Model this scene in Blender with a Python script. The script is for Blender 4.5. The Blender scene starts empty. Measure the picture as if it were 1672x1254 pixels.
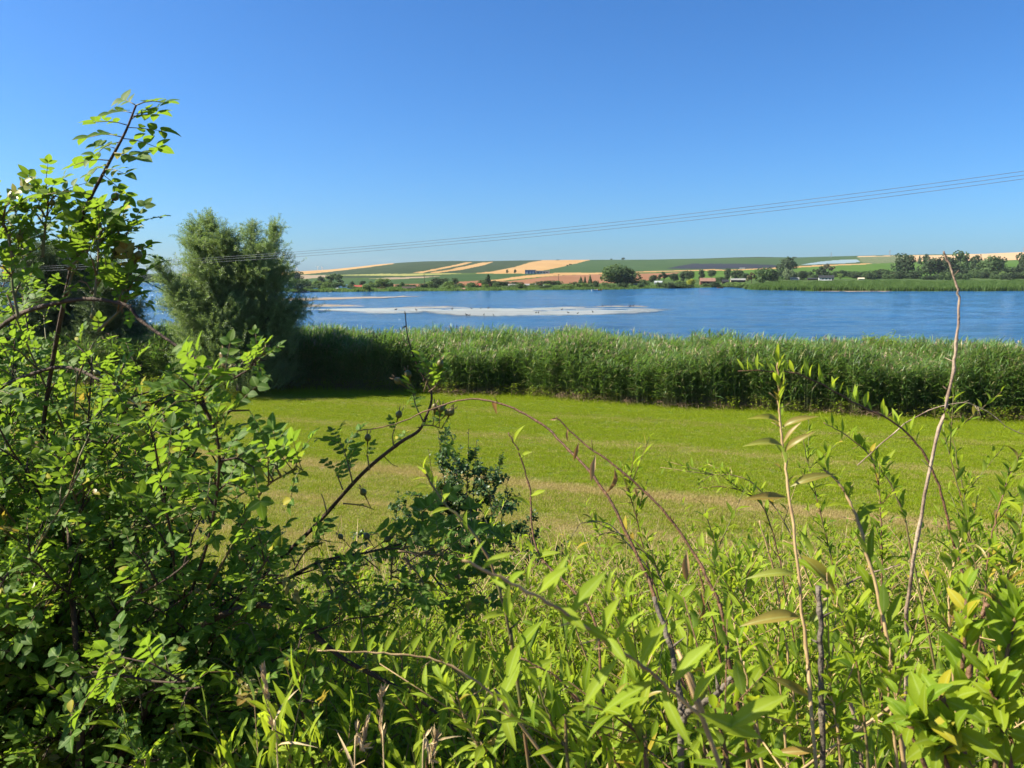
import bpy, math, random
import numpy as np
from mathutils import Matrix, Vector

# ------------------------------------------------------------------ camera, sky, sun, exposure
scene = bpy.context.scene
COL = scene.collection
CAM_H = 6.0
FPX = 1250.0                       # focal length in photo pixels (1672 wide)
PITCH = math.radians(8.15)
cam_d = bpy.data.cameras.new('camera')
cam_d.sensor_width = 36.0
cam_d.lens = 36.0 * FPX / 1672.0
cam_d.clip_start = 0.02
cam_d.clip_end = 20000
cam_d.dof.use_dof = True
cam_d.dof.focus_distance = 4.0
cam_d.dof.aperture_fstop = cam_d.lens / 1.9
cam = bpy.data.objects.new('camera', cam_d)
COL.objects.link(cam)
cam.location = (0, 0, CAM_H)
cam.rotation_euler = (math.radians(90) - PITCH, 0, 0)
scene.camera = cam

SUN_EL = math.radians(42)
SUN_AZ = math.radians(-91)         # measured from +Y (view direction) towards +X
sun_dir = Vector((math.sin(SUN_AZ) * math.cos(SUN_EL), math.cos(SUN_AZ) * math.cos(SUN_EL), math.sin(SUN_EL)))
world = bpy.data.worlds.new('World')
scene.world = world
world.use_nodes = True
wn = world.node_tree
for n in list(wn.nodes):
    wn.nodes.remove(n)
sky = wn.nodes.new('ShaderNodeTexSky')
sky.sky_type = 'NISHITA'
sky.sun_disc = False
sky.sun_elevation = SUN_EL
sky.sun_rotation = SUN_AZ
sky.altitude = 0
sky.air_density = 0.9
sky.dust_density = 1.0
sky.ozone_density = 6.0
hs = wn.nodes.new('ShaderNodeHueSaturation')
hs.inputs['Saturation'].default_value = 1.1
wb = wn.nodes.new('ShaderNodeMix')          # white balance of the air light
wb.data_type = 'RGBA'; wb.blend_type = 'MULTIPLY'
wb.inputs[0].default_value = 1.0
wb.inputs[7].default_value = (0.66, 1.0, 1.27, 1)
bg = wn.nodes.new('ShaderNodeBackground')
bg.inputs['Strength'].default_value = 0.05
wo = wn.nodes.new('ShaderNodeOutputWorld')
wn.links.new(sky.outputs[0], hs.inputs['Color'])
wn.links.new(hs.outputs[0], wb.inputs[6])
wn.links.new(wb.outputs[2], bg.inputs[0])
wn.links.new(bg.outputs[0], wo.inputs[0])

sd = bpy.data.lights.new('sun', 'SUN')
sd.energy = 5.0
sd.angle = math.radians(0.5)
sd.color = (1.0, 0.93, 0.74)
sun = bpy.data.objects.new('sun', sd)
COL.objects.link(sun)
sun.rotation_euler = sun_dir.to_track_quat('Z', 'Y').to_euler()
sun.location = (-30, 0, 40)

scene.view_settings.view_transform = 'Standard'
scene.view_settings.look = 'None'
scene.view_settings.exposure = 1.5
scene.view_settings.gamma = 1.0
scene.view_settings.use_curve_mapping = False
scene.render.engine = 'CYCLES'
scene.cycles.use_denoising = True
scene.cycles.max_bounces = 8
scene.cycles.diffuse_bounces = 3
scene.cycles.transmission_bounces = 4
scene.cycles.glossy_bounces = 3
scene.cycles.caustics_reflective = False
scene.cycles.caustics_refractive = False

# ------------------------------------------------------------------ helpers
rnd = random.Random(11)
CP, SP = math.cos(PITCH), math.sin(PITCH)
def at(px, py, D):
    """photo pixel + distance along the view axis (m) -> place in the world"""
    dx, dy = (px - 836) / FPX, (627 - py) / FPX
    return Vector((D * dx, D * (CP + dy * SP), CAM_H + D * (-SP + dy * CP)))
def tanel(py):
    return math.tan(math.atan((627 - py) / FPX) - PITCH)
def proj(p):
    x, y, z = p[0], p[1], p[2] - CAM_H
    D = y * CP - z * SP
    if D < 1e-3:
        return (-9999, -9999, D)
    return (836 + FPX * x / D, 627 - FPX * (y * SP + z * CP) / D, D)
def interp(x, pts):
    return float(np.interp(x, [p[0] for p in pts], [p[1] for p in pts]))

class MB:
    def __init__(s):
        s.v, s.f, s.m, s.a = [], [], [], []
    def add(s, verts, faces, mi=0, at_=None):
        o = len(s.v)
        s.a.extend(at_ if at_ is not None else [0.0] * len(verts))
        s.v.extend([tuple(v) for v in verts])
        s.f.extend([tuple(i + o for i in f) for f in faces])
        s.m.extend([mi] * len(faces))
    def xadd(s, geo, M, mi=0):
        A = np.array(M)
        V = np.asarray(geo[0]) @ A[:3, :3].T + A[:3, 3]
        s.add(V.tolist(), geo[1], mi, geo[2] if len(geo) > 2 else None)
    def box(s, c, d, mi=0, rz=0.0, base=True):
        cx, cy, cz = c
        hx, hy = d[0] / 2, d[1] / 2
        z0, z1 = (cz, cz + d[2]) if base else (cz - d[2] / 2, cz + d[2] / 2)
        co, si = math.cos(rz), math.sin(rz)
        vs = []
        for z in (z0, z1):
            for a, b in ((-hx, -hy), (hx, -hy), (hx, hy), (-hx, hy)):
                vs.append((cx + a * co - b * si, cy + a * si + b * co, z))
        s.add(vs, [(3, 2, 1, 0), (4, 5, 6, 7), (0, 1, 5, 4), (1, 2, 6, 5), (2, 3, 7, 6), (3, 0, 4, 7)], mi)
    def tube(s, pts, rad, n=6, mi=0, cap=True):
        pts = [Vector(p) for p in pts]
        if not hasattr(rad, '__len__'):
            rad = [rad] * len(pts)
        vs = []
        ref = Vector((0.31, 0.2, 0.93)).normalized()
        for i, p in enumerate(pts):
            t = (pts[min(i + 1, len(pts) - 1)] - pts[max(i - 1, 0)])
            if t.length < 1e-9:
                t = Vector((0, 0, 1))
            t.normalize()
            a = t.cross(ref)
            if a.length < 1e-3:
                a = t.cross(Vector((1, 0, 0)))
            a.normalize()
            b = t.cross(a)
            for k in range(n):
                an = 2 * math.pi * k / n
                vs.append(p + (a * math.cos(an) + b * math.sin(an)) * rad[i])
        fs = []
        for i in range(len(pts) - 1):
            for k in range(n):
                k2 = (k + 1) % n
                fs.append((i * n + k, i * n + k2, (i + 1) * n + k2, (i + 1) * n + k))
        if cap:
            fs.append(tuple(range(n - 1, -1, -1)))
            fs.append(tuple((len(pts) - 1) * n + k for k in range(n)))
        s.add(vs, fs, mi)
    def mesh(s, name, mats, smooth=False):
        me = bpy.data.meshes.new(name)
        me.from_pydata(s.v, [], s.f)
        for m in (mats if isinstance(mats, (list, tuple)) else [mats]):
            me.materials.append(m)
        if len(s.f):
            me.polygons.foreach_set('material_index', np.array(s.m, dtype=np.int32))
            if smooth:
                me.polygons.foreach_set('use_smooth', np.ones(len(s.f), dtype=bool))
        if any(s.a):
            at_ = me.attributes.new('rib', 'FLOAT', 'POINT'); at_.data.foreach_set('value', np.array(s.a, dtype=np.float32))
        me.update()
        return me
    def build(s, name, mats, parent=None, smooth=False, kind=None):
        return obj(name, s.mesh(name, mats, smooth), parent, kind)

def obj(name, me, parent=None, kind=None, loc=None):
    o = bpy.data.objects.new(name, me)
    COL.objects.link(o)
    if parent is not None:
        o.parent = parent
    if loc is not None:
        o.location = loc
    if kind:
        o['kind'] = kind
    return o
def tag(o, label=None, cat=None, group=None, kind=None):
    if label: o['label'] = label
    if cat: o['category'] = cat
    if group: o['group'] = group
    if kind: o['kind'] = kind
    return o
def thing(name, loc, label, cat, group=None):
    o = bpy.data.objects.new(name, None)
    o.empty_display_size = 0.2
    COL.objects.link(o)
    o.location = loc
    return tag(o, label, cat, group)

# numpy value noise
_rs = np.random.RandomState(5)
_tab = _rs.rand(256, 256)
def vnoise(x, y):
    x = np.asarray(x, float); y = np.asarray(y, float)
    xi = np.floor(x).astype(int); yi = np.floor(y).astype(int)
    fx = x - xi; fy = y - yi
    fx = fx * fx * (3 - 2 * fx); fy = fy * fy * (3 - 2 * fy)
    g = lambda a, b: _tab[a % 256, b % 256]
    return (g(xi, yi) * (1 - fx) + g(xi + 1, yi) * fx) * (1 - fy) + (g(xi, yi + 1) * (1 - fx) + g(xi + 1, yi + 1) * fx) * fy
def fbm(x, y, o=4):
    s = 0; a = 0.5
    for i in range(o):
        s = s + a * (vnoise(np.asarray(x) * 2 ** i + 17.3 * i, np.asarray(y) * 2 ** i + 9.1 * i) - 0.5)
        a *= 0.5
    return s

# ------------------------------------------------------------------ materials
class NT:
    def __init__(s, name):
        s.m = bpy.data.materials.new(name)
        s.m.use_nodes = True
        s.t = s.m.node_tree
        for n in list(s.t.nodes):
            s.t.nodes.remove(n)
    def n(s, typ, ins=None, **kw):
        nd = s.t.nodes.new(typ)
        for k, v in kw.items():
            setattr(nd, k, v)
        for k, v in (ins or {}).items():
            s.set(nd.inputs[k], v)
        return nd
    def set(s, sock, v):
        if isinstance(v, bpy.types.Node):
            v = v.outputs[0]
        if isinstance(v, bpy.types.NodeSocket):
            s.t.links.new(v, sock)
        elif hasattr(v, '__len__') and len(v) == 3 and sock.type == 'RGBA':
            sock.default_value = (*v, 1)
        else:
            sock.default_value = v
    def math(s, op, a, b=0.0, c=0.0, clamp=False):
        nd = s.t.nodes.new('ShaderNodeMath')
        nd.operation = op; nd.use_clamp = clamp
        s.set(nd.inputs[0], a); s.set(nd.inputs[1], b); s.set(nd.inputs[2], c)
        return nd.outputs[0]
    def mix(s, f, a, b, mode='MIX'):
        nd = s.t.nodes.new('ShaderNodeMix')
        nd.data_type = 'RGBA'; nd.blend_type = mode
        s.set(nd.inputs[0], f); s.set(nd.inputs[6], a); s.set(nd.inputs[7], b)
        return nd.outputs[2]
    def noise(s, vec, scale, detail=3, rough=0.55):
        nd = s.n('ShaderNodeTexNoise', {'Scale': scale, 'Detail': detail, 'Roughness': rough})
        if vec is not None:
            s.set(nd.inputs['Vector'], vec)
        return nd.outputs[0]
    def ramp(s, f, pts):
        nd = s.t.nodes.new('ShaderNodeValToRGB')
        el = nd.color_ramp.elements
        while len(el) < len(pts):
            el.new(0.5)
        for e, (p, c) in zip(el, pts):
            e.position = p
            e.color = (*c, 1) if hasattr(c, '__len__') else (c, c, c, 1)
        s.set(nd.inputs[0], f)
        return nd.outputs[0]
    def mapr(s, v, a, b, c=0.0, d=1.0):
        nd = s.n('ShaderNodeMapRange', {0: v, 1: a, 2: b, 3: c, 4: d})
        return nd.outputs[0]
    def pos(s):
        return s.n('ShaderNodeNewGeometry').outputs['Position']
    def out(s, sh, disp=None):
        o = s.t.nodes.new('ShaderNodeOutputMaterial')
        s.set(o.inputs['Surface'], sh)
        return s.m
    def scalevec(s, v, x, y, z):
        nd = s.t.nodes.new('ShaderNodeVectorMath'); nd.operation = 'MULTIPLY'
        s.set(nd.inputs[0], v); nd.inputs[1].default_value = (x, y, z)
        return nd.outputs[0]

def leaf_mat(name, cols, trans=(0.3, 0.45, 0.05), tw=0.45, rough=0.42, coat=0.35, odd=None, big=None):
    """cols: list of 3 colours picked per leaf; translucent two-sided leaf"""
    t = NT(name)
    geo = t.n('ShaderNodeNewGeometry')
    oi = t.n('ShaderNodeObjectInfo')
    r = t.math('FRACT', t.math('ADD', geo.outputs['Random Per Island'], oi.outputs['Random']))
    n = len(cols)
    base = t.ramp(r, [(i / max(1, n - 1), c) for i, c in enumerate(cols)])
    tmul = t.mix(1.0, base, (1, 1, 1))
    if odd:
        r2 = t.math('FRACT', t.math('MULTIPLY', r, 37.7))
        f = t.math('LESS_THAN', r2, odd[0])
        base = t.mix(f, base, odd[1])
    nz = t.noise(geo.outputs['Position'], 70 if big is None else big, 2)
    base = t.mix(t.mapr(nz, 0.3, 0.7, 0.0, 0.35), base, t.mix(1.0, base, (0.55, 0.6, 0.5), 'MULTIPLY'))
    ra = t.n('ShaderNodeAttribute', attribute_name='rib')
    rib = t.mapr(ra.outputs['Fac'], 0.80, 0.97)
    base = t.mix(t.math('MULTIPLY', rib, 0.55), base, t.mix(0.5, base, (0.42, 0.5, 0.18)))
    back = t.mix(0.22, base, (0.14, 0.18, 0.11))
    col = t.mix(geo.outputs['Backfacing'], base, back)
    d = t.n('ShaderNodeBsdfPrincipled', {'Base Color': col, 'Roughness': rough})
    t.set(d.inputs['Specular IOR Level'], t.mapr(geo.outputs['Backfacing'], 0, 1, coat, 0.08))
    lum = t.mix(1.0, base, trans, 'DIVIDE')
    tc = t.mix(0.65, base, trans)
    tr = t.n('ShaderNodeBsdfTranslucent', {'Color': tc})
    mx = t.n('ShaderNodeMixShader', {0: tw, 1: d, 2: tr})
    return t.out(mx)

def flat_mat(name, c1, c2, scale=8, rough=0.8, spec=0.3, bump=0.0, coords='obj', detail=4, stretch=(1, 1, 1)):
    t = NT(name)
    if coords == 'obj':
        v = t.n('ShaderNodeTexCoord').outputs['Object']
    else:
        v = t.pos()
    v = t.scalevec(v, *stretch)
    nz = t.noise(v, scale, detail)
    col = t.mix(t.mapr(nz, 0.35, 0.65), c1, c2)
    p = t.n('ShaderNodeBsdfPrincipled', {'Base Color': col, 'Roughness': rough})
    p.inputs['Specular IOR Level'].default_value = spec
    if bump:
        b = t.n('ShaderNodeBump', {'Height': t.noise(v, scale * 3, 4), 'Strength': bump, 'Distance': 0.02})
        t.set(p.inputs['Normal'], b.outputs[0])
    return t.out(p)

M = {}
M['bark_grey'] = flat_mat('bark_grey', (0.16, 0.13, 0.10), (0.07, 0.055, 0.045), 30, bump=0.5)
M['bark_dark'] = flat_mat('bark_dark', (0.075, 0.045, 0.03), (0.035, 0.022, 0.016), 40, bump=0.4)
M['cane_brown'] = flat_mat('cane_brown', (0.17, 0.085, 0.045), (0.09, 0.05, 0.03), 60, bump=0.3, rough=0.6)
M['cane_green'] = flat_mat('cane_green', (0.12, 0.13, 0.045), (0.16, 0.09, 0.045), 25, rough=0.55)
M['twig_pale'] = flat_mat('twig_pale', (0.34, 0.26, 0.19), (0.15, 0.095, 0.07), 25, bump=0.3)
M['twig_tan'] = flat_mat('twig_tan', (0.40, 0.28, 0.14), (0.25, 0.16, 0.08), 40, rough=0.6)
M['straw'] = flat_mat('straw', (0.55, 0.42, 0.24), (0.38, 0.27, 0.14), 30, rough=0.7)
M['dead_brown'] = flat_mat('dead_brown', (0.14, 0.09, 0.055), (0.26, 0.18, 0.11), 12, rough=0.9)
M['soil'] = None
M['boxthorn_leaf'] = leaf_mat('boxthorn_leaf', [(0.10, 0.17, 0.010), (0.21, 0.28, 0.014), (0.15, 0.23, 0.012), (0.28, 0.33, 0.018), (0.055, 0.12, 0.012)],
                              trans=(0.44, 0.58, 0.03), tw=0.46, rough=0.58, coat=0.12, odd=(0.03, (0.38, 0.28, 0.03)))
M['boxthorn_pale'] = leaf_mat('boxthorn_pale', [(0.22, 0.30, 0.022), (0.28, 0.35, 0.03), (0.17, 0.26, 0.018)],
                              trans=(0.55, 0.66, 0.03), tw=0.46, rough=0.6, coat=0.12)
M['broad_leaf'] = leaf_mat('broad_leaf', [(0.14, 0.23, 0.015), (0.20, 0.28, 0.02), (0.24, 0.30, 0.02), (0.11, 0.2, 0.015)], trans=(0.5, 0.62, 0.02), tw=0.48, rough=0.6, coat=0.12, odd=(0.04, (0.4, 0.34, 0.03)))
M['leaf_yellow'] = leaf_mat('leaf_yellow', [(0.30, 0.24, 0.03), (0.22, 0.25, 0.04), (0.27, 0.17, 0.045), (0.17, 0.22, 0.035)], trans=(0.6, 0.42, 0.05), tw=0.35)
M['leaf_dry'] = leaf_mat('leaf_dry', [(0.36, 0.2, 0.09), (0.25, 0.12, 0.05), (0.42, 0.28, 0.15)], trans=(0.5, 0.25, 0.08), tw=0.25)
M['rose_leaf'] = leaf_mat('rose_leaf', [(0.05, 0.115, 0.014), (0.085, 0.16, 0.016), (0.04, 0.095, 0.014), (0.12, 0.19, 0.018)],
                          trans=(0.34, 0.52, 0.03), tw=0.42, rough=0.58, coat=0.18, odd=(0.02, (0.35, 0.3, 0.03)))
M['hawthorn_leaf'] = leaf_mat('hawthorn_leaf', [(0.025, 0.065, 0.015), (0.04, 0.085, 0.018), (0.02, 0.05, 0.014)], trans=(0.15, 0.28, 0.03), tw=0.3)
M['willow_leaf'] = leaf_mat('willow_leaf', [(0.15, 0.21, 0.085), (0.20, 0.26, 0.11), (0.11, 0.17, 0.07)], trans=(0.32, 0.46, 0.08), tw=0.35, big=3)
M['willow_dark'] = leaf_mat('willow_dark', [(0.06, 0.10, 0.045), (0.08, 0.12, 0.055), (0.05, 0.085, 0.04)], trans=(0.16, 0.24, 0.06), tw=0.3, big=3)
M['reed_leaf'] = leaf_mat('reed_leaf', [(0.06, 0.14, 0.03), (0.095, 0.18, 0.035), (0.045, 0.11, 0.035), (0.14, 0.22, 0.045)], trans=(0.24, 0.42, 0.045), tw=0.4, big=4,
                          odd=(0.12, (0.3, 0.26, 0.12)))
M['reed_stem'] = flat_mat('reed_stem', (0.2, 0.2, 0.08), (0.13, 0.15, 0.05), 5, rough=0.6)
M['reed_plume'] = flat_mat('reed_plume', (0.33, 0.25, 0.17), (0.24, 0.17, 0.12), 15, rough=0.9)
M['rose_hip'] = flat_mat('rose_hip', (0.08, 0.11, 0.025), (0.15, 0.09, 0.03), 60, rough=0.4)
M['wire'] = flat_mat('wire', (0.16, 0.17, 0.19), (0.1, 0.11, 0.12), 2, rough=0.4)

# ------------------------------------------------------------------ lie of the land
REED_F = [(-90, 47), (-30, 43), (-12.4, 40), (0.4, 38), (7.4, 34.7), (21, 30.8), (40, 26), (90, 17)]
REED_B = [(-90, 56), (-30, 52), (-12, 49.5), (0, 47.5), (7, 46), (21, 42.5), (40, 37), (90, 28)]
def reed_front(x): return np.interp(x, [p[0] for p in REED_F], [p[1] for p in REED_F])
def reed_back(x): return np.interp(x, [p[0] for p in REED_B], [p[1] for p in REED_B])
SLOPE = [(-30, 4.6), (-2, 4.35), (1.2, 4.3), (3, 3.75), (5, 2.95), (7, 2.05), (9, 1.15), (10.5, 0.5), (12, 0.14), (13.5, 0.0), (60, 0.0)]
def ground_z(x, y):
    x = np.asarray(x, float); y = np.asarray(y, float)
    z = np.interp(y, [p[0] for p in SLOPE], [p[1] for p in SLOPE])
    z = z + fbm(x * 0.8, y * 0.8) * np.where(y < 13, 0.16, 0.05)
    yb = reed_back(x)
    z = z - np.clip((y - yb + 4) / 9.0, 0, 1) * 1.2
    return z

def mat_ground():
    t = NT('ground_earth')
    P = t.pos()
    s = t.n('ShaderNodeVectorMath', operation='DOT_PRODUCT')
    t.set(s.inputs[0], P); s.inputs[1].default_value = (0.34, 0.94, 0)
    sy = t.n('ShaderNodeSeparateXYZ', {0: P})
    straw = meadow_straw(t, P, s.outputs['Value'])
    g = t.mix(straw, (0.085, 0.125, 0.02), (0.235, 0.175, 0.085))
    n2 = t.noise(P, 14, 5)
    g = t.mix(t.mapr(n2, 0.35, 0.65, 0.0, 0.6), g, t.mix(1.0, g, (0.5, 0.55, 0.45), 'MULTIPLY'))
    earth = t.mix(t.noise(P, 9, 5), (0.06, 0.045, 0.03), (0.2, 0.145, 0.095))
    col = t.mix(t.mapr(sy.outputs[1], 11.0, 13.5), earth, g)
    p = t.n('ShaderNodeBsdfPrincipled', {'Base Color': col, 'Roughness': 0.95})
    p.inputs['Specular IOR Level'].default_value = 0.1
    b = t.n('ShaderNodeBump', {'Height': n2, 'Strength': 0.6, 'Distance': 0.06})
    t.set(p.inputs['Normal'], b.outputs[0])
    return t.out(p)

def meadow_straw(t, P, s):
    """how much dry straw shows: mowing swaths run parallel to the reed bed"""
    wob = t.noise(t.scalevec(P, 0.12, 0.12, 0.12), 1.0, 2)
    s2 = t.math('ADD', s, t.math('MULTIPLY', t.math('SUBTRACT', wob, 0.5), 1.6))
    f = t.mapr(s2, 10.0, 40.0)
    def q(v): return (v - 10) / 30.0
    band = t.ramp(f, [(0.0, 0.40), (q(13.6), 0.45), (q(14.2), 0.75), (q(14.9), 0.38), (q(16.4), 0.40), (q(17.0), 0.80), (q(17.6), 0.36), (q(18.9), 0.34), (q(19.9), 0.5), (q(20.2), 1.1),
                      (q(20.5), 0.95), (q(21.2), 0.12), (q(23.8), 0.12), (q(25.6), 0.18), (q(26.3), 0.46), (q(27.2), 0.04), (q(30.2), 0.08), (q(31), 0.30),
                      (q(32), 0.0), (q(40), 0.0)])
    streak = t.noise(t.scalevec(P, 0.5, 2.2, 1.0), 1.2, 4, 0.65)
    fine = t.noise(P, 3.3, 4, 0.6)
    band = t.math('MULTIPLY', band, 1.15)
    v = t.math('ADD', band, t.math('MULTIPLY', t.math('SUBTRACT', streak, 0.5), 0.9))
    v = t.math('ADD', v, t.math('MULTIPLY', t.math('SUBTRACT', fine, 0.5), 0.9))
    return t.math('MULTIPLY', v, 1.0, clamp=True)

# near ground: one sheet, embankment + meadow + lake bed
def sheet(xs, ys, zf):
    X, Y = np.meshgrid(xs, ys)
    Z = zf(X, Y)
    V = np.stack([X.ravel(), Y.ravel(), Z.ravel()], 1)
    nx, ny = len(xs), len(ys)
    i = (np.arange(ny - 1)[:, None] * nx + np.arange(nx - 1)[None, :]).ravel()
    Fq = np.stack([i, i + 1, i + nx + 1, i + nx], 1)
    return V, Fq
def np_mesh(name, V, Fq, mats, mi=None, smooth=True):
    me = bpy.data.meshes.new(name)
    me.vertices.add(len(V)); me.vertices.foreach_set('co', np.ascontiguousarray(V, dtype=np.float32).ravel())
    n = len(Fq); k = Fq.shape[1]
    me.loops.add(n * k); me.loops.foreach_set('vertex_index', Fq.astype(np.int32).ravel())
    me.polygons.add(n)
    me.polygons.foreach_set('loop_start', np.arange(0, n * k, k, dtype=np.int32))
    me.polygons.foreach_set('loop_total', np.full(n, k, dtype=np.int32))
    for m in mats: me.materials.append(m)
    if mi is not None: me.polygons.foreach_set('material_index', mi.astype(np.int32))
    me.polygons.foreach_set('use_smooth', np.full(n, smooth, dtype=bool))
    me.update(calc_edges=True); me.validate()
    return me
M['soil'] = mat_ground()
xs = np.concatenate([np.linspace(-3000, -120, 12), np.arange(-100, -24, 4), np.arange(-24, 24, 0.3), np.arange(24, 101, 4), np.linspace(120, 3000, 12)])
ys = np.concatenate([np.linspace(-600, -20, 8), np.arange(-15, 0, 1.5), np.arange(0, 16, 0.25), np.arange(16, 60, 1.0), np.array([65, 80, 120, 200])])
V, Fq = sheet(xs, ys, ground_z)
obj('ground', np_mesh('ground', V, Fq, [M['soil']]), kind='structure')

# ------------------------------------------------------------------ lake
def mat_water():
    t = NT('lake_water')
    P = t.pos()
    w1 = t.noise(t.scalevec(P, 0.22, 0.75, 1), 1.0, 7, 0.7)
    w2 = t.noise(t.scalevec(P, 0.035, 0.32, 1), 1.0, 6, 0.72)
    b = t.n('ShaderNodeBump', {'Height': w1, 'Strength': 1.0, 'Distance': 1.6})
    col = t.mix(t.mapr(w2, 0.35, 0.65), (0.006, 0.058, 0.17), (0.022, 0.115, 0.27))
    p = t.n('ShaderNodeBsdfPrincipled', {'Base Color': col, 'Roughness': 0.10, 'IOR': 1.33})
    t.set(p.inputs['Normal'], b.outputs[0])
    return t.out(p)
M['water'] = mat_water()
LAKE_Z = -0.5
SHORE = [(-2500, 455), (-300, 459), (240, 462), (490, 477), (850, 474.5), (1000, 473), (1100, 471), (1190, 469), (1215, 470.5), (1232, 474), (1340, 475.5), (1672, 475.5), (2400, 480), (4500, 500)]
RIDGE = [(-2500, 442), (-300, 442), (240, 447), (490, 443), (540, 440), (585, 435.5), (620, 431.5), (660, 428.5), (700, 426.5), (740, 426), (790, 426.3),
         (840, 425.5), (880, 424.8), (960, 424.2), (1060, 424), (1100, 423), (1150, 422), (1200, 420.3), (1240, 419.4), (1275, 420), (1300, 420.4), (1340, 419.3),
         (1400, 417.7), (1440, 416.7), (1500, 415.8), (1560, 415), (1600, 414.6), (1672, 411.5), (1900, 408), (2400, 405), (4500, 400)]
R_RIDGE = 1600.0
def shore_py(px): return np.interp(px, [p[0] for p in SHORE], [p[1] for p in SHORE])
def ridge_py(px): return np.interp(px, [p[0] for p in RIDGE], [p[1] for p in RIDGE])
def land_xyz(px, v):
    """point on the far land: azimuth given as photo column, v = 0 at the waterline, 1 on the ridge"""
    px = np.asarray(px, float); v = np.asarray(v, float)
    sp, rp = shore_py(px), ridge_py(px)
    tan_s = np.tan(np.arctan((627 - sp) / FPX) - PITCH)
    rs = (LAKE_Z - 0.02 - CAM_H) / tan_s
    py = sp + (rp - sp) * np.clip(v, -1, 1)
    r = rs * (R_RIDGE / rs) ** np.maximum(v, 0)
    r = np.where(v < 0, rs * (1 + 0.05 * v), r)
    r = np.where(v > 1, R_RIDGE * (1 + (v - 1) * 2.5), r)
    dy = (627 - py) / FPX
    D = r / (CP + dy * SP)
    z = CAM_H + D * (-SP + dy * CP)
    z = np.where(v < 0, LAKE_Z - 0.02 + v * 1.5, z)
    z = np.where(v > 1, z - (v - 1) * 3 - (v - 1) ** 2 * 10, z)
    x = (px - 836) / FPX * D
    return x, r, z
def land_at(px, py):
    sp, rp = float(shore_py(px)), float(ridge_py(px))
    v = (sp - py) / (sp - rp)
    x, y, z = land_xyz(px, v)
    return Vector((float(x), float(y), float(z)))

# wavelets as real relief; the grid grows coarser with distance
ang = np.concatenate([np.linspace(-1.35, -0.78, 24), np.linspace(-0.76, 0.76, 620), np.linspace(0.78, 1.35, 24)])
rr_ = 38 * (900 / 38.0) ** np.linspace(0, 1, 640)
Aw, Rw = np.meshgrid(ang, rr_)
Xw = Rw * np.tan(Aw * .8) ; Yw = Rw
xr, yr = Xw * .97 + Yw * .22, Yw * .97 - Xw * .22
amp = 0.55 + 0.9 * vnoise(Xw / 55, Yw / 28)
Zw = (vnoise(xr / 2.2, yr / .8) - .5) * .10 + (vnoise(xr / 5 + 40, yr / 1.9) - .5) * .16 + (vnoise(xr / 14 + 9, yr / 5.0) - .5) * .26 + (vnoise(xr / 40 + 3, yr / 14.0) - .5) * .42
Zw = LAKE_Z + Zw * amp * .55 * np.clip(1.25 - Rw / 700, .3, 1)
nxw, nyw = len(ang), len(rr_)
iw = (np.arange(nyw - 1)[:, None] * nxw + np.arange(nxw - 1)[None, :]).ravel()
obj('lake', np_mesh('lake', np.stack([Xw.ravel(), Yw.ravel(), Zw.ravel()], 1), np.stack([iw, iw + 1, iw + nxw + 1, iw + nxw], 1), [M['water']]), kind='structure')
me = bpy.data.meshes.new('lake')
me.from_pydata([(-4000, 36, LAKE_Z - .3), (4000, 36, LAKE_Z - .3), (4000, 1400, LAKE_Z - .3), (-4000, 1400, LAKE_Z - .3)], [], [(0, 1, 2, 3)])
me.materials.append(M['water'])
# the lake's near side lies under the meadow sheet (z 0), it comes out beyond the reeds
obj('lake', me, kind='structure')

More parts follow.
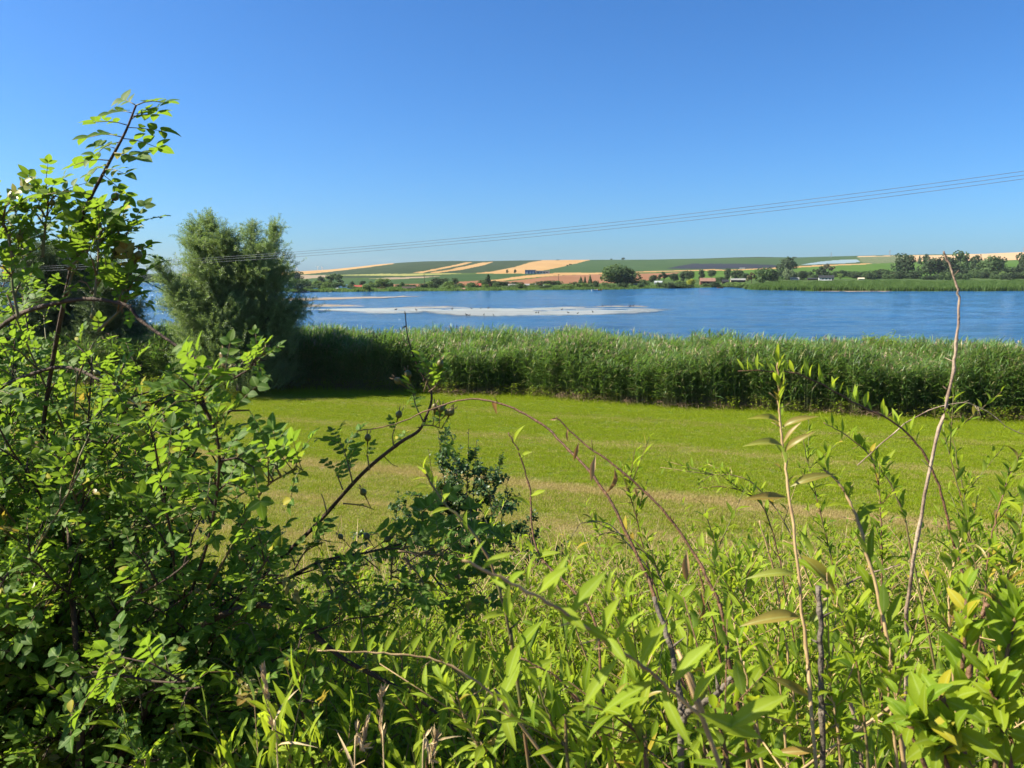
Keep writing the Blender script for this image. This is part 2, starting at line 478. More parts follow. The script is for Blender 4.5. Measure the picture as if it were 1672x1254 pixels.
# ------------------------------------------------------------------ far land with its fields
def field_mat(name, c1, c2, sx=0.02, sy=0.02, detail=4, rows=None):
    t = NT(name)
    P = t.pos()
    nz = t.noise(t.scalevec(P, sx, sy, 0.02), 1.0, detail, 0.6)
    col = t.mix(t.mapr(nz, 0.3, 0.7), c1, c2)
    if rows:
        dirx, diry, per, c3, amt = rows
        d = t.n('ShaderNodeVectorMath', operation='DOT_PRODUCT'); t.set(d.inputs[0], P); d.inputs[1].default_value = (dirx / per, diry / per, 0)
        f = t.math('FRACT', d.outputs['Value'])
        f = t.math('MULTIPLY', t.math('GREATER_THAN', f, 0.5), amt)
        col = t.mix(f, col, c3)
    p = t.n('ShaderNodeBsdfPrincipled', {'Base Color': col, 'Roughness': 1.0})
    p.inputs['Specular IOR Level'].default_value = 0.0
    return t.out(p)
FM = {
 'grassland': field_mat('grassland', (0.038, 0.068, 0.022), (0.06, 0.09, 0.032), 0.03, 0.01),
 'bright_meadow': field_mat('bright_meadow', (0.045, 0.095, 0.018), (0.065, 0.115, 0.026), 0.03, 0.01),
 'wheat_field': field_mat('wheat_field', (0.28, 0.17, 0.075), (0.33, 0.21, 0.10), 0.02, 0.005),
 'orchard': field_mat('orchard', (0.020, 0.036, 0.022), (0.032, 0.050, 0.028), 0.03, 0.01, rows=(0.94, 0.34, 14, (0.05, 0.066, 0.038), 0.4)),
 'vineyard': field_mat('vineyard', (0.032, 0.062, 0.028), (0.044, 0.078, 0.034), 0.03, 0.006, rows=(0.3, 0.95, 60, (0.028, 0.05, 0.024), 0.4)),
 'netted_orchard': field_mat('netted_orchard', (0.018, 0.022, 0.034), (0.025, 0.03, 0.043), 0.05, 0.02, rows=(0.9, 0.1, 18, (0.034, 0.038, 0.052), 0.5)),
 'ploughed_field': field_mat('ploughed_field', (0.17, 0.085, 0.052), (0.21, 0.11, 0.068), 0.02, 0.006),
 'stubble_field': field_mat('stubble_field', (0.36, 0.24, 0.14), (0.40, 0.27, 0.165), 0.02, 0.005),
 'track': field_mat('track', (0.19, 0.15, 0.11), (0.23, 0.18, 0.13)),
 'covered_rows': field_mat('covered_rows', (0.12, 0.165, 0.20), (0.16, 0.21, 0.245), rows=(0.95, 0.2, 16, (0.2, 0.28, 0.33), 0.6)),
 'young_orchard': field_mat('young_orchard', (0.035, 0.07, 0.03), (0.05, 0.09, 0.038), rows=(0.97, 0.22, 13, (0.17, 0.16, 0.10), 0.8)),
 'pale_crop': field_mat('pale_crop', (0.18, 0.185, 0.07), (0.22, 0.215, 0.085)),
 'shore_bank': field_mat('shore_bank', (0.05, 0.09, 0.025), (0.085, 0.13, 0.035), 0.15, 0.1),
}
FIELDS = [
 ('vineyard', [(880, 446), (895, 440.5), (910, 437.5), (935, 432), (963, 424.6), (968, 405), (1500, 395), (1500, 418.5), (1402, 422), (1340, 427), (1308, 433), (1262, 438.8), (1180, 440.8), (1130, 441.5), (1050, 444.3), (880, 446)]),
 ('vineyard', [(490, 466), (500, 455), (640, 456), (700, 451), (760, 448), (860, 447), (905, 445), (860, 450), (815, 456), (760, 461), (700, 464), (490, 466)]),
 ('wheat_field', [(300, 432), (480, 432), (650, 420), (642, 431.2), (585, 438.5), (540, 443.5), (492, 448.5), (300, 452)]),
 ('orchard', [(492, 448.5), (540, 443.5), (585, 438.5), (642, 431.3), (652, 420), (890, 415), (884, 425.2), (865, 428), (840, 436), (800, 444), (770, 446), (690, 446), (590, 448.2), (500, 448.5)]),
 ('wheat_field', [(675, 445.2), (705, 440), (735, 433.8), (760, 428.6), (773, 427.8), (757, 432.3), (735, 436.8), (710, 441.8), (690, 445.6)]),
 ('wheat_field', [(700, 445.4), (735, 440.2), (760, 434.4), (785, 429), (806, 427.3), (790, 433), (765, 438.8), (735, 443), (715, 446)]),
 ('wheat_field', [(772, 446.3), (800, 443.8), (840, 436), (865, 428.2), (884, 425.2), (888, 410), (970, 410), (963, 425), (935, 431.5), (910, 437.2), (895, 440), (868, 446.5), (840, 446.6)]),
 ('netted_orchard', [(1088, 438.3), (1110, 434), (1130, 430.6), (1200, 430.2), (1240, 431.6), (1262, 432.5), (1285, 433.5), (1262, 438.6), (1150, 438.9)]),
 ('orchard', [(1150, 410), (1262, 410), (1262, 421), (1200, 421.6), (1150, 422.8)]),
 ('wheat_field', [(1000, 445.8), (1050, 443.2), (1130, 440.8), (1165, 439.2), (1185, 440.6), (1255, 437.8), (1310, 434), (1420, 429.8), (1425, 431.2), (1320, 435.8), (1255, 439.2), (1185, 441.8), (1130, 442.3), (1050, 444.6)]),
 ('bright_meadow', [(1080, 453), (1130, 442.8), (1185, 441.8), (1255, 439.2), (1320, 435.8), (1425, 431), (1490, 427.5), (1672, 425), (2400, 422), (2400, 447), (1250, 456), (1080, 456)]),
 ('ploughed_field', [(800, 463), (830, 459), (905, 450.5), (985, 447.3), (1060, 446.6), (1110, 445), (1095, 450), (1060, 458), (1040, 462), (870, 464)]),
 ('wheat_field', [(790, 458), (815, 455.8), (860, 449.8), (905, 445.9), (985, 445.2), (985, 447.2), (905, 450.3), (855, 454.5), (800, 460)]),
 ('ploughed_field', [(575, 470), (600, 465.5), (640, 464), (700, 463.2), (700, 468), (575, 472)]),
 ('ploughed_field', [(725, 466), (748, 460), (790, 457.8), (830, 459), (800, 467)]),
 ('track', [(486, 449.5), (535, 449.2), (560, 450.5), (500, 455.5), (486, 456)]),
 ('pale_crop', [(540, 449.2), (640, 446.8), (700, 446.2), (760, 445.9), (740, 447.2), (690, 449.4), (645, 450.6), (600, 450)]),
 ('orchard', [(560, 450.3), (600, 450.2), (645, 450.9), (690, 449.6), (740, 447.4), (740, 448.2), (695, 451.2), (640, 453.2), (560, 454.5)]),
 ('track', [(600, 455.6), (640, 453.4), (695, 451.4), (720, 450.4), (695, 453.4), (640, 455.8)]),
 ('covered_rows', [(1305, 432.8), (1325, 429), (1345, 426.5), (1372, 424.4), (1400, 423.9), (1405, 428), (1380, 429.6), (1340, 431.4)]),
 ('orchard', [(1300, 434.2), (1340, 431.4), (1405, 428.2), (1406, 429.4), (1340, 433), (1300, 435)]),
 ('young_orchard', [(1400, 419.6), (1455, 418), (1492, 417.5), (1492, 426.8), (1460, 428.4), (1425, 430.6), (1408, 429)]),
 ('stubble_field', [(1400, 418.6), (1455, 417.3), (1455, 418.2), (1400, 419.8)]),
 ('stubble_field', [(1455, 417.4), (1560, 416.2), (1600, 405), (3000, 395), (3000, 420), (1672, 424.3), (1600, 425.5), (1490, 427.2), (1470, 427), (1490, 421)]),
 ('ploughed_field', [(1195, 470.6), (1215, 469.6), (1232, 470.8), (1232, 473.5), (1215, 472)]),
]
def in_poly(px, py, poly):
    ins = np.zeros(px.shape, bool)
    n = len(poly)
    for i in range(n):
        x1, y1 = poly[i]; x2, y2 = poly[(i + 1) % n]
        if y1 == y2: continue
        c = ((y1 > py) != (y2 > py)) & (px < (x2 - x1) * (py - y1) / (y2 - y1) + x1)
        ins ^= c
    return ins
cols_px = np.concatenate([np.linspace(-2500, 150, 50), np.arange(160, 470, 6), np.arange(470, 1700, 1.6), np.arange(1705, 2300, 12), np.linspace(2320, 4500, 40)])
cols_px += 0
rows_v = np.concatenate([[-1, -0.3], np.linspace(0, 1, 90), [1.03, 1.1, 1.3, 1.8, 2.6]])
PXg, Vg = np.meshgrid(cols_px, rows_v)
Xg, Yg, Zg = land_xyz(PXg, Vg)
bump = fbm(Xg / 60, Yg / 60, 3) * np.clip(Vg * 3, 0, 1) * np.clip((1.0 - Vg) * 6, 0, 1)
Zg = Zg + bump * 1.0
Vt = np.stack([Xg.ravel(), Yg.ravel(), Zg.ravel()], 1)
nx, ny = len(cols_px), len(rows_v)
ii = (np.arange(ny - 1)[:, None] * nx + np.arange(nx - 1)[None, :])
Fq = np.stack([ii, ii + 1, ii + nx + 1, ii + nx], -1).reshape(-1, 4)
cpx = (PXg[:-1, :-1] + PXg[1:, 1:]).ravel() / 2
cv = (Vg[:-1, :-1] + Vg[1:, 1:]).ravel() / 2
spc, rpc = shore_py(cpx), ridge_py(cpx)
cpy = spc + (rpc - spc) * np.clip(cv, 0, 1)
wobx = np.interp(cpx, [-2500, 4500], [0, 0]) + fbm(cpx / 9, cpy / 2, 3) * 3.0
woby = fbm(cpx / 30 + 50, cpy / 3, 2) * 0.8
fid = np.full(len(Fq), -1)
names = []
for k, (fm, poly) in enumerate(FIELDS):
    m = in_poly(cpx + wobx, cpy + woby, poly)
    fid[m] = k
bank = (cv < 0.09)
fid[bank & (fid < 0)] = 1000
def sub_mesh(name, mask, mat):
    f = Fq[mask]
    u, inv = np.unique(f.ravel(), return_inverse=True)
    return np_mesh(name, Vt[u], inv.reshape(-1, 4), [mat])
obj('hills', sub_mesh('hills', fid == -1, FM['grassland']), kind='structure')
obj('lake_shore', sub_mesh('lake_shore', fid == 1000, FM['shore_bank']), kind='structure')
for k, (fm, poly) in enumerate(FIELDS):
    if (fid == k).any():
        nm = fm if fm not in ('orchard', 'vineyard', 'netted_orchard', 'young_orchard', 'covered_rows') else {'orchard': 'orchard_field', 'vineyard': 'vineyard_field', 'netted_orchard': 'netted_field', 'young_orchard': 'orchard_field', 'covered_rows': 'covered_field'}[fm]
        obj(nm, sub_mesh(nm, fid == k, FM[fm]), kind='structure')

# ------------------------------------------------------------------ mudflats in the lake
def lake_pt(px, py):
    r = (LAKE_Z - CAM_H) / tanel(py)
    D = r / (CP + (627 - py) / FPX * SP)
    return np.array([(px - 836) / FPX * D, r])
def wet_edge(t, p, P):
    """mud that thins out under the water towards its margin"""
    e = t.n('ShaderNodeAttribute', attribute_name='edge').outputs['Fac']
    nz = t.noise(t.scalevec(P, 0.07, 0.7, 1), 1.0, 6, 0.7)
    nz2 = t.noise(t.scalevec(P, 0.6, 1.6, 1), 1.0, 4, 0.7)
    a = t.math('ADD', t.math('MULTIPLY', e, 1.2), t.math('MULTIPLY', t.math('SUBTRACT', nz, 0.5), 2.6))
    a = t.math('ADD', a, t.math('MULTIPLY', t.math('SUBTRACT', nz2, 0.5), 1.3))
    a = t.mapr(a, 0.0, 0.9, 0.0, 0.95)
    tr = t.n('ShaderNodeBsdfTransparent')
    return t.out(t.n('ShaderNodeMixShader', {0: a, 1: tr, 2: p}))
def sand_mat():
    t = NT('sand'); P = t.pos()
    col = t.mix(t.noise(t.scalevec(P, .1, .4, 1), 1.0, 4), (0.24, 0.175, 0.12), (0.19, 0.15, 0.11))
    return wet_edge(t, t.n('ShaderNodeBsdfPrincipled', {'Base Color': col, 'Roughness': 0.9}), P)
def mat_flat():
    t = NT('mud_flat')
    P = t.pos()
    a = t.noise(t.scalevec(P, 0.02, 0.14, 1), 1.0, 5, 0.62)
    b = t.noise(t.scalevec(P, 0.25, 0.5, 1), 1.0, 4)
    sp = t.n('ShaderNodeSeparateXYZ', {0: P})
    col = t.mix(t.mapr(a, 0.42, 0.62), (0.25, 0.275, 0.28), (0.17, 0.195, 0.21))
    f = t.math('ADD', t.mapr(sp.outputs[1], 148, 158), t.math('MULTIPLY', t.math('SUBTRACT', a, 0.5), 1.4), clamp=True)
    col = t.mix(f, col, (0.25, 0.19, 0.125))
    col = t.mix(t.mapr(b, 0.55, 0.68, 0, 0.6), col, (0.10, 0.10, 0.075))
    p = t.n('ShaderNodeBsdfPrincipled', {'Base Color': col, 'Roughness': 0.7})
    p.inputs['Specular IOR Level'].default_value = 0.25
    return wet_edge(t, p, P)
M['mud'] = mat_flat()
def mudflat(name, upper, lower, px0, px1, n=620, hgt=0.03, mat=None):
    xs_ = np.linspace(px0, px1, n)
    verts, faces = [], []
    K = 21
    for i, px in enumerate(xs_):
        yu = interp(px, upper) + float(fbm(px / 14, 3.1, 3)) * 2.2
        yl = interp(px, lower) + float(fbm(px / 11, 8.1, 3)) * 3.0
        if yl < yu + 0.05: yl = yu + 0.05
        a, b = lake_pt(px, yu), lake_pt(px, yl)
        for k in range(K):
            f = k / (K - 1)
            p = a * (1 - f) + b * f
            h = hgt * min(1, 4 * f, 4 * (1 - f)) * (0.5 + float(vnoise(p[0] / 5, p[1] / 5)))
            verts.append((p[0], p[1], LAKE_Z + 0.035 + h))
        if i:
            for k in range(K - 1):
                j = i * K + k
                faces.append((j - K, j - K + 1, j + 1, j))
    me = bpy.data.meshes.new(name); me.from_pydata(verts, [], faces); me.materials.append(mat or M['mud']); me.update()
    ed = me.attributes.new('edge', 'FLOAT', 'POINT')
    ev = np.array([min(1.0, min(k, K - 1 - k) / (K * .28), 6.0 * i / n, 6.0 * (n - 1 - i) / n) for i in range(n) for k in range(K)], dtype=np.float32)
    ed.data.foreach_set('value', ev)
    for p in me.polygons: p.use_smooth = True
    return obj(name, me, kind='structure')
mudflat('mud_flat', [(470, 495.5), (600, 497.5), (760, 498.3), (900, 499), (1040, 498.5), (1105, 505)],
        [(470, 505), (520, 508), (560, 511), (600, 514.5), (640, 514), (690, 511), (720, 514), (760, 519), (880, 519), (960, 517.5), (1000, 515), (1060, 511), (1105, 505.5)], 440, 1103)
sand = sand_mat()
mudflat('sand_bar', [(440, 488), (490, 486), (560, 485), (640, 483.8), (700, 482.8)], [(440, 492.5), (500, 491), (560, 489.5), (620, 487.4), (700, 483.2)], 420, 704, 160, 0.03, sand)
mudflat('sand_bar', [(1335, 475), (1400, 473.2), (1470, 474.6)], [(1335, 475.6), (1380, 476.6), (1440, 476.4), (1470, 475)], 1335, 1470, 90, 0.03, sand)

# ------------------------------------------------------------------ scattered instances (one object of stuff)
def hidden_source(names_meshes, tagname):
    c = bpy.data.collections.new(tagname)
    for i, me in enumerate(names_meshes):
        o = bpy.data.objects.new('%s_%02d' % (tagname, i), me)
        c.objects.link(o)
    return c
_gn = {}
def gn_tree(coll):
    if coll.name in _gn: return _gn[coll.name]
    g = bpy.data.node_groups.new('scatter_' + coll.name, 'GeometryNodeTree')
    g.interface.new_socket('Geometry', in_out='INPUT', socket_type='NodeSocketGeometry')
    g.interface.new_socket('Geometry', in_out='OUTPUT', socket_type='NodeSocketGeometry')
    gi = g.nodes.new('NodeGroupInput'); go = g.nodes.new('NodeGroupOutput')
    ci = g.nodes.new('GeometryNodeCollectionInfo')
    ci.inputs['Collection'].default_value = coll
    ci.inputs['Separate Children'].default_value = True
    ci.inputs['Reset Children'].default_value = True
    iop = g.nodes.new('GeometryNodeInstanceOnPoints')
    iop.inputs['Pick Instance'].default_value = True
    def attr(nm, ty):
        a = g.nodes.new('GeometryNodeInputNamedAttribute'); a.data_type = ty
        a.inputs['Name'].default_value = nm
        return a.outputs['Attribute']
    e = g.nodes.new('FunctionNodeEulerToRotation')
    L = g.links
    L.new(attr('rot', 'FLOAT_VECTOR'), e.inputs[0])
    L.new(gi.outputs[0], iop.inputs['Points'])
    L.new(ci.outputs[0], iop.inputs['Instance'])
    L.new(attr('idx', 'INT'), iop.inputs['Instance Index'])
    L.new(e.outputs[0], iop.inputs['Rotation'])
    L.new(attr('scl', 'FLOAT_VECTOR'), iop.inputs['Scale'])
    L.new(iop.outputs[0], go.inputs[0])
    _gn[coll.name] = g
    return g
def scatter(name, coll, P, rot, scl, idx, parent=None, kind='stuff'):
    n = len(P)
    me = bpy.data.meshes.new(name)
    me.vertices.add(n)
    me.vertices.foreach_set('co', np.asarray(P, dtype=np.float32).ravel())
    a = me.attributes.new('rot', 'FLOAT_VECTOR', 'POINT'); a.data.foreach_set('vector', np.asarray(rot, dtype=np.float32).ravel())
    scl = np.asarray(scl, dtype=np.float32)
    if scl.ndim == 1: scl = np.repeat(scl[:, None], 3, 1)
    a = me.attributes.new('scl', 'FLOAT_VECTOR', 'POINT'); a.data.foreach_set('vector', np.ascontiguousarray(scl).ravel())
    a = me.attributes.new('idx', 'INT', 'POINT'); a.data.foreach_set('value', np.asarray(idx, dtype=np.int32))
    me.update()
    o = obj(name, me, parent, kind)
    md = o.modifiers.new('scatter', 'NODES')
    md.node_group = gn_tree(coll)
    return o

# ------------------------------------------------------------------ far trees, bushes, sheds
def far_leaf(name, cols, tr):
    return leaf_mat(name, cols, trans=tr, tw=0.25, rough=0.7, coat=0.1, big=0.5)
FT = {
 'dark': far_leaf('foliage_dark', [(0.012, 0.026, 0.010), (0.02, 0.040, 0.014), (0.03, 0.055, 0.018)], (0.08, 0.15, 0.03)),
 'mid': far_leaf('foliage_mid', [(0.035, 0.07, 0.022), (0.055, 0.10, 0.03), (0.075, 0.125, 0.034)], (0.16, 0.26, 0.04)),
 'lime': far_leaf('foliage_lime', [(0.08, 0.14, 0.03), (0.11, 0.18, 0.04), (0.14, 0.21, 0.045)], (0.3, 0.42, 0.06)),
 'yellow': far_leaf('foliage_yellow', [(0.32, 0.36, 0.03), (0.4, 0.4, 0.04), (0.27, 0.33, 0.03)], (0.5, 0.5, 0.05)),
 'grey': far_leaf('foliage_grey', [(0.11, 0.16, 0.08), (0.15, 0.2, 0.10), (0.18, 0.23, 0.12)], (0.25, 0.32, 0.1)),
 'brown': far_leaf('foliage_brown', [(0.12, 0.10, 0.05), (0.15, 0.11, 0.06), (0.09, 0.10, 0.04)], (0.2, 0.15, 0.05)),
}
def crown_mesh(kind, n, seed):
    r = random.Random(seed)
    mb = MB()
    lobes = []
    if kind == 'round':
        lobes = [((0, 0, .55), (.36, .36, .40))] + [((r.uniform(-.28, .28), r.uniform(-.28, .28), r.uniform(.3, .78)), (r.uniform(.16, .26),) * 3) for _ in range(9)]
    elif kind == 'bush':
        lobes = [((r.uniform(-.32, .32), r.uniform(-.3, .3), r.uniform(.25, .55)), (r.uniform(.16, .26), r.uniform(.16, .26), r.uniform(.25, .42))) for _ in range(9)]
    elif kind == 'cone':
        lobes = [((r.uniform(-.04, .04), r.uniform(-.04, .04), z), (.48 * (1.05 - z), .48 * (1.05 - z), .15)) for z in (.12, .26, .4, .54, .68, .8, .9)]
    elif kind == 'open':
        lobes = [((r.uniform(-.38, .38), r.uniform(-.35, .35), r.uniform(.35, .88)), (r.uniform(.09, .17),) * 3) for _ in range(14)]
    elif kind == 'tall':
        lobes = [((r.uniform(-.2, .2), r.uniform(-.2, .2), z), (r.uniform(.2, .34), r.uniform(.2, .34), .17)) for z in (.18, .3, .42, .5, .6, .7, .8, .86)]
    w = [a[1][0] * a[1][2] for a in lobes]
    for i in range(n):
        c, s = r.choices(lobes, w)[0]
        d = Vector((r.gauss(0, 1), r.gauss(0, 1), r.gauss(0, 1))).normalized()
        rad = r.uniform(0.72, 1.08)
        p = Vector((c[0] + d.x * s[0] * rad, c[1] + d.y * s[1] * rad, max(0.02, c[2] + d.z * s[2] * rad)))
        nrm = (d + Vector((r.uniform(-.8, .8), r.uniform(-.8, .8), r.uniform(-.5, .9)))).normalized()
        a = nrm.orthogonal().normalized(); b = nrm.cross(a)
        an = r.uniform(0, 6.28)
        a, b = a * math.cos(an) + b * math.sin(an), b * math.cos(an) - a * math.sin(an)
        q = r.uniform(.6, 1.25) * (0.055 if n < 1200 else 0.036)
        mb.add([p - a * q, p + b * q * .7, p + a * q, p - b * q * .7 + nrm * q * .3], [(0, 1, 2, 3)])
    return mb
def clone_data(me, mat):
    return me
CROWNS = {}
for kind in ('round', 'bush', 'cone', 'open', 'tall'):
    CROWNS[kind] = [crown_mesh(kind, 900, 100 * j + len(kind)).mesh('crown_' + kind, M['bark_dark']) for j in range(3)]
CROWNS['big'] = [crown_mesh('round', 3200, 77).mesh('crown_big', M['bark_dark'])]
tm = MB(); tm.tube([(0, 0, -.06), (0.01, 0, .25), (0.02, .01, .6)], [.035, .026, .012], 6)
tm.tube([(0.01, 0, .25), (.12, .05, .45), (.2, .07, .6)], [.02, .014, .006], 5); tm.tube([(0.01, 0, .2), (-.12, -.05, .42), (-.18, -.03, .6)], [.02, .014, .006], 5)
TRUNK = tm.mesh('trunk', M['bark_dark'])
tc = random.Random(3)
def far_tree(px, base, top, w, kind, colr, label, group=None, name=None, pos=None):
    p = pos or land_at(px, base)
    D = p.y
    h = (base - top) / FPX * D * 1.01
    wd = w / FPX * D
    nm = name or ('bush' if kind == 'bush' else ('conifer' if kind == 'cone' else 'tree'))
    t = thing(nm, p, label, 'bush' if kind == 'bush' else 'tree', group)
    t.rotation_euler.z = tc.uniform(0, 6.28)
    me = tc.choice(CROWNS[kind])
    o = obj('crown', me, t)
    o.material_slots[0].link = 'OBJECT'; o.material_slots[0].material = FT[colr]
    o.scale = (wd * 1.32, wd * tc.uniform(1.1, 1.3), h * 1.03)
    if kind != 'bush':
        k = obj('trunk', TRUNK, t); k.scale = (h * .9, h * .9, h)
    return t
G_SHORE = 'trees and bushes along the far shore'
